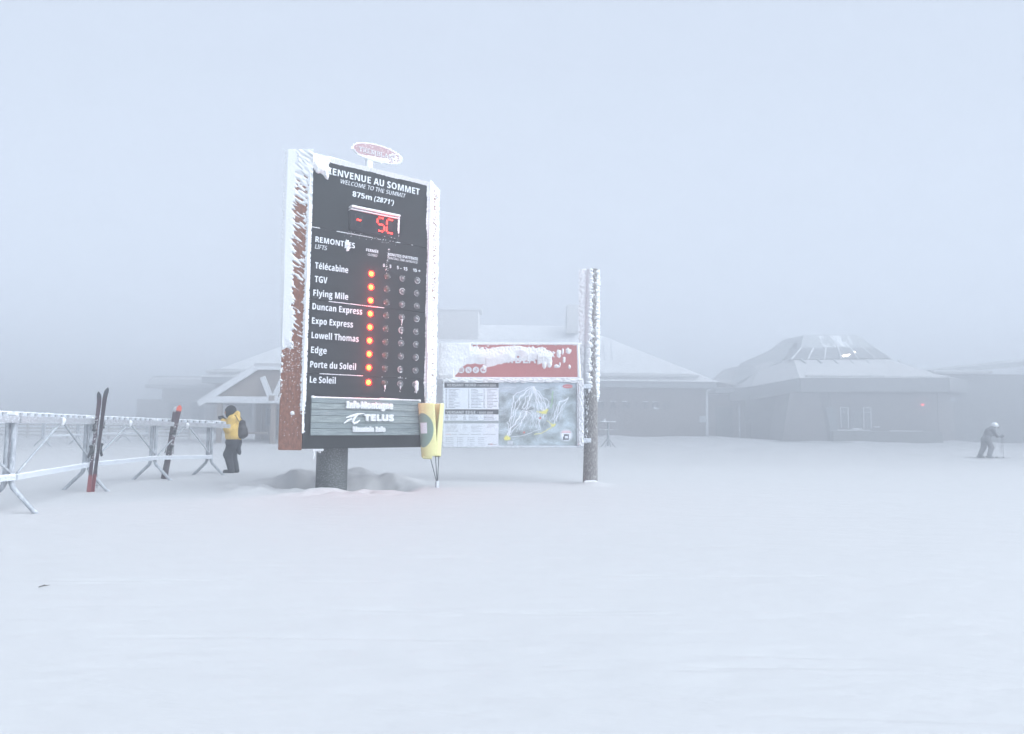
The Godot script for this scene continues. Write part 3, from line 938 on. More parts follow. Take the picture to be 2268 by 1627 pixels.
func build_map_board() -> void:
	var s := thing("trail_map_board", "snow plastered red header above a framed trail map, hung on a rimed log post", "map board", Vector3(0, 0, -16.0))
	var rime: Material = mats["rime"]
	var tilt := Basis(Vector3(0, 0, 1), 0.0098)
	var red := grained("header_red", [[0.0, 0.32, 0.10, 0.10], [0.55, 0.36, 0.125, 0.122], [0.72, 0.39, 0.15, 0.148], [0.8, 0.47, 0.24, 0.24], [1.0, 0.50, 0.32, 0.32]], 0.13, Vector3(1.6, 1.6, 1.6), 0.6)
	var frame := grained("frosted_aluminium", [[0.0, 0.34, 0.36, 0.39], [0.5, 0.50, 0.53, 0.57], [1.0, 0.64, 0.67, 0.71]], 0.03, Vector3(1, 1, 1), 0.6)
	var ink := plain("white_print", 0.54, 0.57, 0.60, 0.7)
	var hd := Transform3D(tilt, Vector3(-0.05, 2.754, 0))
	# header panel, local frame centred on it: 3.07 x 0.745
	part(s, "header_panel", bevel_box(Vector3(3.07, 0.742, 0.06), 0.008), red, hd * shifted(Vector3(0, 0, -0.03)))
	var hl := thing_part(s, "header_print", Vector3.ZERO)
	hl.transform = hd
	write(hl, "TREMBLANT", font("Droid Sans", true), -0.62, 0.95, -0.052, 0.20, 0.001, ink, 0.012)
	var icons := [-1.10, -0.935, -0.767, -0.597]
	for k in 4:
		var ic := part(hl, "round_icon", ellipse_plate(0.073, 0.073, 0.012, 28), ink, shifted(Vector3(icons[k], -0.205, 0.007)))
		icon_mark(ic, k, red)
	part(s, "header_snow", crust(-1.60, 1.56, -0.40, 0.40, 0.0135, func(u, v):
		# traced from the way the snow lies: thick at the left, a ragged tongue to the right
		var n := n_mid.get_noise_2d(u * 5.0, v * 5.0)
		var f := n_fine.get_noise_2d(u * 18.0, v * 14.0)
		var low := -0.5
		if u > -1.27: low = lerpf(-0.33, -0.10, smoothstep(-1.27, -1.0, u))
		if u > -1.0: low = -0.085 - 0.03 * n + 0.02 * f
		if u > -0.55: low = lerpf(-0.14, -0.02, smoothstep(-0.55, 0.05, u)) + 0.03 * f
		if u > 0.05: low = -0.005 + 0.03 * f
		if u > 0.40: low = lerpf(-0.03, 0.02, smoothstep(0.4, 0.5, u)) + 0.035 * f
		if u > 0.62: low = -0.09 + 0.10 * n + 0.06 * f
		if u > 0.95: low = 0.02 + 0.2 * n
		var high := 0.32 + 0.035 * n + 0.03 * f
		if u < -0.9: high = 0.6
		if u > 0.75: high = lerpf(0.31, 0.19, smoothstep(0.75, 1.0, u)) + 0.05 * f
		var right := 1.02 + 0.09 * n_fine.get_noise_2d(3.0, v * 9.0)
		var t := minf(minf(v - low, high - v), (right - u) * 0.8)
		# bare hole by the letters
		t = minf(t, Vector2((u - 0.19) / 1.0, (v - 0.10) / 1.1).length() - 0.045 - 0.03 * f)
		t *= 0.30
		# loose lumps to the right, and along the upper edge
		for e in [[1.11, 0.17, 0.05, 0.10], [1.20, 0.21, 0.025, 0.09], [1.33, 0.23, 0.065, 0.07], [1.23, 0.03, 0.03, 0.07], [1.35, -0.13, 0.03, 0.045], [1.06, -0.12, 0.06, 0.04], [1.13, -0.08, 0.02, 0.06], [0.90, -0.05, 0.055, 0.10], [0.78, -0.08, 0.05, 0.09], [-0.58, -0.16, 0.045, 0.075]]:
			t = maxf(t, (1.0 - Vector2((u - e[0]) / e[2], (v - e[1]) / e[3]).length()) * 0.03 + 0.006 * f)
		t = maxf(t, 0.05 * f - 0.016 - (0.37 - v) * 0.3)
		if u < -1.25 or absf(v) > 0.372: t = maxf(t, 0.01)
		return minf(t, 0.05 + 0.012 * n) + (0.010 * n + 0.006 * f if t > 0.0 else 0.0)), rime, hd * shifted(Vector3(0, 0, 0.001)))
	part(s, "header_cap", blob([[Vector3(-1.55, 0.39, -0.03), Vector3(1.62, 0.39, -0.03), 0.03, 0.03], [Vector3(1.54, 0.36, -0.03), Vector3(1.57, -0.38, -0.03), 0.04, 0.05], [Vector3(-1.3, -0.385, 0.0), Vector3(-0.9, -0.395, 0.0), 0.03, 0.02], [Vector3(-0.4, -0.39, 0.0), Vector3(0.6, -0.39, 0.0), 0.016, 0.012]], 0.02, 0.03), rime, hd)
	# framed map
	var mp := Transform3D(tilt, Vector3(0.03, 1.565, 0))          # centre of a 3.16 x 1.53 frame
	var mf := thing_part(s, "map_frame", Vector3.ZERO)
	mf.transform = mp
	part(mf, "backing", bevel_box(Vector3(3.14, 1.50, 0.04), 0.006), frame, shifted(Vector3(0, 0, -0.03)))
	for e in [[0.0, 0.735, 3.16, 0.055], [0.0, -0.745, 3.16, 0.035]]:
		part(mf, "rail", bevel_box(Vector3(e[2], e[3], 0.06), 0.008), frame, shifted(Vector3(e[0], e[1], 0.0)))
	for e in [[-1.57, 0.045], [1.455, 0.03], [1.53, 0.10]]:
		part(mf, "stile", bevel_box(Vector3(e[1], 1.43, 0.062), 0.008), frame, shifted(Vector3(e[0], -0.008, -0.001)))
	part(mf, "top_rime", crust(-1.58, 1.60, -0.05, 0.05, 0.012, func(u, v): return 0.016 + 0.022 * n_fine.get_noise_2d(u * 7.0, v * 20.0) - absf(v - 0.01) * 0.35), rime, shifted(Vector3(0, 0.745, 0.03)))
	part(mf, "side_rime", crust(-0.06, 0.06, -0.72, 0.72, 0.012, func(u, v): return 0.012 + 0.03 * n_fine.get_noise_2d(u * 24.0, v * 9.0) - absf(u) * 0.15), rime, shifted(Vector3(1.535, 0, 0.031)))
	part(mf, "list_print", print_sheet(-1.549, -0.322, -0.731, 0.699, -0.004), printed("list_print", print_list()))
	part(mf, "map_print", print_sheet(-0.318, 1.433, -0.712, 0.70, -0.004), printed("map_print", print_map()))
	var heavy := font("Droid Sans", true)
	write(mf, "VERSANT NORD", heavy, -1.49, -0.83, 0.612, 0.062, -0.003, ink, 0.003)
	write(mf, "/ NORTH SIDE", font("Droid Sans", true), -0.80, -0.385, 0.612, 0.045, -0.003, ink, 0.003)
	write(mf, "VERSANT EDGE", heavy, -1.495, -0.84, -0.002, 0.062, -0.003, ink, 0.003)
	write(mf, "/ EDGE SIDE", font("Droid Sans", true), -0.81, -0.45, -0.002, 0.045, -0.003, ink, 0.003)
	write(mf, "Fiche technique", font("Droid Sans", true), -1.50, -1.12, -0.208, 0.034, -0.003, plain("grey_print", 0.45, 0.48, 0.5), 0.003)
	write(mf, "VERSANT NORD", heavy, -0.24, 0.07, 0.572, 0.026, -0.003, ink, 0.003)
	write(mf, "NORTH SIDE", font("Droid Sans"), -0.24, -0.03, 0.532, 0.024, -0.003, ink, 0.003)
	var ov := part(mf, "printed_crest", ellipse_plate(0.115, 0.045, 0.003, 28), plain("crest_print", 0.48, 0.16, 0.17, 0.6), shifted(Vector3(1.235, 0.615, -0.002)))
	write(ov, "TREMBLANT", font("Droid Serif"), -0.08, 0.085, -0.012, 0.024, 0.001, ink, 0.002)
	# the log post: leaning a little, bark worn, upper half in feathers of rime
	var log := grained("old_log", [[0.0, 0.09, 0.08, 0.075], [0.4, 0.15, 0.14, 0.135], [0.6, 0.20, 0.19, 0.185], [0.72, 0.32, 0.315, 0.315], [1.0, 0.46, 0.46, 0.47]], 0.035, Vector3(2.2, 0.55, 2.2), 0.9, 5.0)
	var pts := []
	var rad := []
	for k in 27:
		var t := k / 26.0
		pts.append(Vector3(1.795 + 0.062 * t, -0.3 + 5.22 * t, -0.22))
		rad.append(0.170 - 0.055 * t + 0.006 * n_mid.get_noise_1d(k * 3.0))
	part(s, "log_post", sweep(pts, rad, 26), log)
	var fine := []
	var finer := []
	for k in 380:
		var t := k / 379.0
		fine.append(Vector3(1.795 + 0.062 * t, -0.3 + 5.22 * t, -0.22))
		finer.append(0.170 - 0.055 * t)
	part(s, "post_rime", round_crust(fine, finer, 84, func(a, y):
		# angle 0 looks at the viewer; feathers of rime close in from both sides on a bare strip
		var x := sin(a)
		var ff := n_fine.get_noise_2d(31.0, y * 11.0) + 0.6 * n_fine.get_noise_2d(a * 3.0, y * 24.0)
		var gg := n_fine.get_noise_2d(57.0, y * 10.0) + 0.6 * n_fine.get_noise_2d(a * 3.0 + 9.0, y * 22.0)
		var g := n_fine.get_noise_2d(a * 6.0, y * 8.0)
		var t := 0.03
		if cos(a) > 0.0:
			var from_left := (-0.10 + 0.42 * ff - x) * 0.12
			var from_right := (x - 0.62 + 0.36 * gg) * 0.12
			t = minf(0.045, maxf(maxf(from_left, from_right), 0.05 * g - 0.022))
		t += 0.012 * g
		var bare := smoothstep(1.9, 2.35, y + 0.25 * n_mid.get_noise_2d(a * 2.0, y * 3.0) + 0.2 * maxf(0.0, x))
		var lower := 0.075 * g + (0.03 if x < -0.55 else 0.0) - 0.05 - (0.03 if y < 0.9 else 0.0)
		return lerpf(lower, t, bare)), rime)
	part(s, "rime_flag", crust(-0.20, 0.02, 2.1, 4.93, 0.016, func(u, v): return 0.02 + 0.02 * n_fine.get_noise_2d(u * 12.0, v * 10.0) - maxf(0.0, -0.13 - u) * 0.4), rime, shifted(Vector3(1.72, 0, -0.2)))
	part(s, "bracket", bevel_box(Vector3(0.3, 0.10, 0.12), 0.01), frame, shifted(Vector3(1.65, 2.2, -0.09)))
	part(s, "bracket", bevel_box(Vector3(0.3, 0.10, 0.12), 0.01), frame, shifted(Vector3(1.65, 0.98, -0.09)))
	part(s, "hanger_bar", bevel_box(Vector3(0.42, 0.08, 0.06), 0.01), frame, shifted(Vector3(-1.70, 2.25, -0.05)))
	part(s, "hanger_bar", bevel_box(Vector3(0.42, 0.08, 0.06), 0.01), frame, shifted(Vector3(-1.70, 1.1, -0.05)))
	part(s, "foot_snow", blob([[Vector3(1.70, 0.0, -0.02), Vector3(1.86, 0.02, 0.0), 0.09, 0.08], [Vector3(1.9, 0.0, 0.0), Vector3(1.98, -0.02, -0.1), 0.06, 0.06]], 0.02, 0.06), rime)

func icon_mark(ic: Node3D, k: int, red: Material) -> void:
	var z := 0.0065
	match k:
		0:
			var ring := []
			for p in [[-1, -1], [1, -1], [1, 1], [-1, 1], [-1, -1]]: ring.append(Vector3(p[0] * 0.034, p[1] * 0.034, z))
			part(ic, "mark", sweep(ring, [0.006, 0.006, 0.006, 0.006, 0.006], 4), red)
			var c := []
			var r := []
			for j in 13:
				c.append(Vector3(cos(TAU * j / 12) * 0.016, sin(TAU * j / 12) * 0.016, z))
				r.append(0.005)
			part(ic, "mark", sweep(c, r, 4, false), red)
		1:
			part(ic, "mark", tube(Vector3(-0.034, 0.036, z), Vector3(0.034, -0.036, z), 0.008, 6), red)
			part(ic, "mark", tube(Vector3(0.034, 0.036, z), Vector3(-0.034, -0.036, z), 0.004, 6), red)
		2:
			part(ic, "mark", sweep([Vector3(0.036, 0.014, z), Vector3(0.016, 0.022, z), Vector3(0.006, 0.04, z), Vector3(0.006, -0.02, z), Vector3(-0.008, -0.036, z), Vector3(-0.028, -0.026, z), Vector3(-0.026, -0.006, z), Vector3(-0.012, 0.0, z)], [0.006, 0.007, 0.007, 0.007, 0.007, 0.007, 0.006, 0.005], 6), red)
		3:
			part(ic, "mark", bevel_box(Vector3(0.076, 0.05, 0.004), 0.002), red, shifted(Vector3(0, 0, z)))
			part(ic, "mark", outline_plate([Vector2(-0.011, 0.015), Vector2(0.018, 0.0), Vector2(-0.011, -0.015)], 0.004), mats["white_print"], shifted(Vector3(0, 0, z + 0.001)))

# ------------------------------------------------------------------ ski rack
func build_rack(called: String, label: String, feet: Array, tops: Array) -> Node3D:
	var s := thing(called, label, "ski rack", Vector3.ZERO, "ski racks")
	var zinc := grained("galvanised_steel", [[0.0, 0.22, 0.24, 0.265], [0.45, 0.29, 0.31, 0.34], [0.62, 0.36, 0.385, 0.415], [0.8, 0.48, 0.505, 0.53], [1.0, 0.56, 0.58, 0.60]], 0.02, Vector3(2.0, 0.6, 2.0), 0.6, 1.0)
	var iced := grained("iced_steel", [[0.0, 0.28, 0.30, 0.33], [0.4, 0.44, 0.47, 0.51], [0.7, 0.58, 0.61, 0.65], [1.0, 0.68, 0.71, 0.75]], 0.03, Vector3(2.0, 2.0, 2.0), 0.8, 2.0)
	var wood := grained("slotted_rail", [[0.0, 0.20, 0.205, 0.22], [0.5, 0.30, 0.31, 0.33], [0.75, 0.46, 0.48, 0.51], [1.0, 0.58, 0.61, 0.64]], 0.025, Vector3(1.2, 2.0, 1.2), 0.8, 2.0)
	var rime: Material = mats["rime"]
	var count := feet.size()
	var dirs := []
	for k in count:
		var d: Vector3 = (feet[min(k + 1, count - 1)] - feet[max(k - 1, 0)])
		d.y = 0
		dirs.append(d.normalized())
	for k in count:
		var p: Vector3 = feet[k]
		var side := Vector3(1, 0, 0.12).normalized()              # across the rack
		var top: float = tops[k]
		var bend := p.y + 0.42
		for sg in [-1.0, 1.0]:
			# each half: a straight post that curls outward into a foot
			var pts := [Vector3(p.x, top - 0.02, p.z) + side * sg * 0.05]
			pts.append(Vector3(p.x, bend + 0.1, p.z) + side * sg * 0.05)
			pts.append(Vector3(p.x, bend, p.z) + side * sg * 0.055)
			pts.append(Vector3(p.x, bend - 0.07, p.z) + side * sg * 0.085)
			pts.append(Vector3(p.x, bend - 0.13, p.z) + side * sg * 0.15)
			pts.append(Vector3(p.x, p.y + 0.0, p.z) + side * sg * 0.46)
			pts.append(Vector3(p.x, p.y - 0.04, p.z) + side * sg * 0.52)
			part(s, "upright", sweep(pts, [0.038, 0.038, 0.038, 0.036, 0.034, 0.032, 0.032], 8), zinc)
			part(s, "foot_ice", blob([[Vector3(p.x, p.y + 0.035, p.z) + side * sg * 0.42, Vector3(p.x, p.y + 0.02, p.z) + side * sg * 0.47, 0.026, 0.022]], 0.012, 0.02), iced)
		part(s, "cap_snow", blob([[Vector3(p.x, top + 0.0, p.z) - side * 0.06, Vector3(p.x, top + 0.0, p.z) + side * 0.06, 0.03, 0.028]], 0.012, 0.02), rime)
		part(s, "bolt_plate", bevel_box(Vector3(0.14, 0.10, 0.10), 0.01), iced, Transform3D(Basis(), Vector3(p.x, p.y + 0.50, p.z)))
	for k in count - 1:
		var a: Vector3 = feet[k]
		var b: Vector3 = feet[k + 1]
		var d := (b - a)
		d.y = 0
		var side := d.cross(Vector3.UP).normalized()
		if side.x < 0: side = -side
		var ta := Vector3(a.x, tops[k], a.z)
		var tb := Vector3(b.x, tops[k + 1], b.z)
		if k == count - 2: tb += d.normalized() * 0.5            # the rails run on past the last upright
		# front beam and, a hand higher on the far side, the slotted rail
		part(s, "top_beam", beam(ta + side * 0.10 + Vector3(0, -0.07, 0), tb + side * 0.10 + Vector3(0, -0.07, 0), 0.10, 0.05), wood)
		part(s, "slotted_rail", beam(ta - side * 0.08 + Vector3(0, 0.0, 0) - d * 0.02, tb - side * 0.08 + d * 0.02, 0.075, 0.05), iced)
		var slots := 12
		for q in slots:
			var c := (ta - side * 0.045).lerp(tb - side * 0.045, (q + 0.5) / slots)
			part(s, "slot_block", bevel_box(Vector3(0.03, 0.070, 0.06), 0.006), wood, Transform3D(Basis(Vector3.UP, atan2(-d.x, -d.z)), c + Vector3(0, 0.004, 0)))
		var seed_ := k * 13.0
		part(s, "beam_snow", beam_snow(ta - side * 0.08 + Vector3(0, 0.04, 0), tb - side * 0.08 + Vector3(0, 0.04, 0), seed_), rime)
		part(s, "lower_rail", beam(Vector3(a.x, a.y + 0.50, a.z) + side * 0.10, Vector3(b.x, b.y + 0.50, b.z) + side * 0.10, 0.075, 0.05), iced)
		part(s, "beam_snow", beam_snow(Vector3(a.x, a.y + 0.54, a.z) + side * 0.10, Vector3(b.x, b.y + 0.54, b.z) + side * 0.10, seed_ + 5.0), rime)
		if k == count - 2: tb -= d.normalized() * 0.5
		var mid := (ta + tb) / 2 + side * 0.10 + Vector3(0, -0.10, 0)
		for e in [[a, 0.05], [b, -0.05]]:
			var foot: Vector3 = e[0]
			part(s, "brace", tube(mid - d.normalized() * e[1], Vector3(foot.x, foot.y + 0.56, foot.z) + side * 0.09 + d.normalized() * e[1], 0.017, 8), zinc)
		part(s, "brace_ice", blob([[mid + Vector3(0, 0.03, 0), mid + Vector3(0, -0.02, 0), 0.06, 0.04]], 0.015, 0.03), rime)
	return s

func beam(a: Vector3, b: Vector3, high: float, deep: float) -> ArrayMesh:
	var d := (b - a).normalized()
	var side := d.cross(Vector3.UP).normalized() * deep / 2
	var up := side.cross(d).normalized() * high / 2
	var c := [a - side - up, a + side - up, a + side + up, a - side + up, b - side - up, b + side - up, b + side + up, b - side + up]
	return flat_hull([[c[0], c[1], c[2], c[3]], [c[4], c[5], c[6], c[7]], [c[0], c[1], c[5], c[4]], [c[1], c[2], c[6], c[5]], [c[2], c[3], c[7], c[6]], [c[3], c[0], c[4], c[7]]], (a + b) / 2)

func beam_snow(a: Vector3, b: Vector3, seed_: float) -> ArrayMesh:
	var pts := []
	var rad := []
	for k in 41:
		pts.append(a.lerp(b, k / 40.0))
		rad.append(maxf(0.005, 0.014 + 0.02 * n_mid.get_noise_1d(k * 2.2 + seed_ * 3.0)))
	return sweep(pts, rad, 7, true, 0.8)

# ------------------------------------------------------------------ skis
func ski_mesh(length: float, tip_wide: float, tip: Color, body: Color, tail: Color, split: float) -> ArrayMesh:
	# stands on its tail at the origin, top sheet towards +z
	var v := PackedVector3Array()
	var col := PackedColorArray()
	var tri := PackedInt32Array()
	var n := 44
	for k in n + 1:
		var t := float(k) / n
		var wide := lerpf(tip_wide * 0.62, tip_wide, pow(absf(t - 0.42) / 0.58, 1.6)) * (1.0 if t < 0.94 else sqrt(maxf(0.0, 1.0 - pow((t - 0.94) / 0.0601, 2.0))))
		if t < 0.42: wide = lerpf(tip_wide * 0.62, tip_wide * 0.9, pow((0.42 - t) / 0.42, 1.6))
		wide = maxf(wide, 0.012)
		var lift := 0.045 * pow(maxf(0.0, t - 0.86) / 0.14, 2.0) + 0.012 * sin(PI * t)
		var thick := 0.011
		var c := tail if t < split else body
		if t > 0.93: c = tip
		for p in [[-0.5, 0.0], [-0.5, 1.0], [0.5, 1.0], [0.5, 0.0]]:
			v.append(Vector3(p[0] * wide, t * length, lift + p[1] * thick))
			col.append(c)
	for k in n:
		for j in 4:
			var a := k * 4 + j
			var b := k * 4 + (j + 1) % 4
			tri.append_array([a, b + 4, b, a, a + 4, b + 4])
	tri.append_array([0, 1, 2, 0, 2, 3])
	return smooth_mesh(v, tri, col)

func build_ski(label: String, where: Vector3, up: Vector3, face: Vector3, length: float, tip: Color, body: Color, tail: Color, split: float, group: String) -> Node3D:
	var s := thing("ski", label, "ski", where, group)
	var y := up.normalized()
	var x := y.cross(face).normalized()
	s.basis = Basis(x, y, x.cross(y))
	var m := plain("ski_print", 1, 1, 1, 0.35)
	m.vertex_color_use_as_albedo = true
	part(s, "ski_body", ski_mesh(length, 0.115, tip, body, tail, split), m)
	var dark := plain("binding_plastic", 0.03, 0.032, 0.036, 0.5)
	var grey := plain("binding_metal", 0.30, 0.31, 0.32, 0.4, 0.6)
	var rime: Material = mats["rime"]
	var toe := part(s, "toe_binding", blob([[Vector3(0, length * 0.62, 0.03), Vector3(0, length * 0.655, 0.05), 0.034, 0.026], [Vector3(-0.03, length * 0.615, 0.05), Vector3(0.03, length * 0.615, 0.05), 0.016, 0.016], [Vector3(0, length * 0.66, 0.05), Vector3(0, length * 0.70, 0.02), 0.02, 0.012]], 0.009, 0.03), dark)
	part(toe, "plate", bevel_box(Vector3(0.07, 0.16, 0.02), 0.005), grey, shifted(Vector3(0, length * 0.63, 0.03)))
	var heel := part(s, "heel_binding", blob([[Vector3(0, length * 0.40, 0.035), Vector3(0, length * 0.45, 0.06), 0.036, 0.03], [Vector3(0, length * 0.40, 0.06), Vector3(0, length * 0.345, 0.10), 0.024, 0.016], [Vector3(-0.03, length * 0.455, 0.07), Vector3(0.03, length * 0.455, 0.07), 0.014, 0.014]], 0.009, 0.03), dark)
	part(heel, "plate", bevel_box(Vector3(0.07, 0.20, 0.02), 0.005), grey, shifted(Vector3(0, length * 0.42, 0.03)))
	for sg in [-1.0, 1.0]:
		part(s, "brake_arm", sweep([Vector3(sg * 0.045, length * 0.46, 0.03), Vector3(sg * 0.052, length * 0.40, 0.04), Vector3(sg * 0.056, length * 0.35, 0.075)], [0.006, 0.006, 0.012], 6), dark)
	part(s, "frost", crust(-0.035, 0.035, length * 0.3, length * 0.75, 0.012, func(u, v): return 0.045 * n_fine.get_noise_2d(u * 30.0, v * 16.0) - 0.016), rime, shifted(Vector3(0, 0, 0.026)))
	return s

func build_ski_pole(label: String, foot: Vector3, top: Vector3, group := "") -> Node3D:
	var s := thing("ski_pole", label, "ski pole", foot, group)
	var d := top - foot
	part(s, "shaft", sweep([Vector3(0, 0, 0), d], [0.006, 0.009], 8), plain("pole_shaft", 0.10, 0.11, 0.13, 0.4, 0.5))
	part(s, "grip", sweep([d * 0.9, d * 0.94, d], [0.014, 0.017, 0.019], 10), plain("binding_plastic", 0.03, 0.032, 0.036, 0.5))
	part(s, "basket", sweep([d * 0.055, d * 0.062], [0.045, 0.03], 14), plain("binding_plastic", 0.03, 0.032, 0.036, 0.5))
	return s

# ------------------------------------------------------------------ yellow padded marker
func build_marker() -> void:
	var c := on_ground(970, 1076)
	c.z = -15.0
	c.x = -1.70
	c.y = 0.0
	var s := thing("padded_marker", "yellow foam pad with green disc, curled round thin rods beside the dark sign", "marker", c)
	var yellow := grained("yellow_foam", [[0.0, 0.60, 0.575, 0.25], [0.5, 0.66, 0.635, 0.30], [1.0, 0.70, 0.675, 0.37]], 0.03, Vector3(1, 1, 1), 0.8, 1.0)
	var green := plain("green_print", 0.17, 0.26, 0.215, 0.8)
	var white := plain("white_label", 0.62, 0.66, 0.70, 0.8)
	var rime: Material = mats["rime"]
	var y0 := 0.64
	var y1 := 1.75
	# a sheet rolled into a cone that narrows downward; angle 0 looks at the viewer, the edges part in a V
	var place := func(a: float, t: float, out: float) -> Vector3:
		var r := lerpf(0.205, 0.275, t) + out
		return Vector3(sin(a) * r + 0.02 * (1.0 - t), lerpf(y0, y1, t) + 0.02 * sin(a * 2.0) * (1.0 - t), cos(a) * r * 0.8)
	var gap := func(t: float) -> Array:
		var mid := 0.62
		var half := maxf(0.0, (t - 0.24) / 0.76) * 0.27
		return [mid + half * 0.95, mid - half * 1.05 + TAU]
	var v := PackedVector3Array()
	var tri := PackedInt32Array()
	var na := 72
	var nt := 24
	for layer in 2:
		for j in nt + 1:
			var t := float(j) / nt
			var e: Array = gap.call(t)
			for i in na + 1:
				v.append(place.call(lerpf(e[0], e[1], float(i) / na), t, -0.022 * layer))
	var w := na + 1
	var half := w * (nt + 1)
	for j in nt:
		for i in na:
			var a := j * w + i
			tri.append_array([a, a + 1, a + w + 1, a, a + w + 1, a + w])
			a += half
			tri.append_array([a, a + w + 1, a + 1, a, a + w, a + w + 1])
	for i in na:
		tri.append_array([i, i + half + 1, i + 1, i, i + half, i + half + 1])
		var a := nt * w + i
		tri.append_array([a, a + 1, a + half + 1, a, a + half + 1, a + half])
	for j in nt:
		var a := j * w
		tri.append_array([a, a + w, a + w + half, a, a + w + half, a + half])
		a += na
		tri.append_array([a, a + w + half, a + w, a, a + half, a + w + half])
	part(s, "foam_pad", smooth_mesh(v, tri), yellow)
	# printed disc and label that follow the curve
	var patch := func(ca: float, ct: float, ra: float, rt: float, round_: bool, out: float) -> ArrayMesh:
		var pv := PackedVector3Array()
		var pt := PackedInt32Array()
		var n := 18
		for j in n + 1:
			for i in n + 1:
				var x := i * 2.0 / n - 1.0
				var y := j * 2.0 / n - 1.0
				if round_:
					var k := Vector2(x * sqrt(1.0 - y * y / 2.0), y * sqrt(1.0 - x * x / 2.0))
					x = k.x
					y = k.y
				pv.append(place.call(ca + x * ra, ct + y * rt, out))
		for j in n:
			for i in n:
				var a := j * (n + 1) + i
				pt.append_array([a, a + 1, a + n + 2, a, a + n + 2, a + n + 1])
		return smooth_mesh(pv, pt)
	part(s, "green_disc", patch.call(-0.72, 0.50, 1.02, 0.315, true, 0.004), green)
	part(s, "white_label", patch.call(-0.62, 0.54, 0.36, 0.10, false, 0.008), white)
	part(s, "inner_disc", patch.call(1.75, 0.46, 0.5, 0.25, true, -0.027), green)
	part(s, "rim_frost", crust(-0.27, 0.27, -0.02, 0.02, 0.01, func(u, q): return 0.006 + 0.006 * n_fine.get_noise_2d(u * 20.0, q * 20.0) - absf(q) * 0.3), rime, Transform3D(Basis(Vector3.RIGHT, -PI / 2), Vector3(0, y1, 0.0)))
	part(s, "lower_flap", blob([[Vector3(-0.12, y0 - 0.015, 0.10), Vector3(0.03, y0 - 0.02, 0.13), 0.035, 0.035]], 0.012, 0.02), yellow)
	var steel := plain("thin_rod", 0.10, 0.11, 0.115, 0.5, 0.4)
	var foot := Vector3(0.155, 0.12, 0.0)
	for e in [Vector3(-0.01, y0 + 0.05, 0.05), Vector3(0.10, y0 + 0.1, -0.05), Vector3(0.185, y0 + 0.1, 0.0)]:
		part(s, "rod", tube(e, foot + Vector3((e.x - 0.1) * 0.12, 0, 0), 0.009, 8), steel)
	part(s, "socket", sweep([Vector3(0.155, -0.05, 0), Vector3(0.155, 0.13, 0)], [0.042, 0.042], 12), grained("frosted_aluminium", [], 0.03, Vector3.ONE))

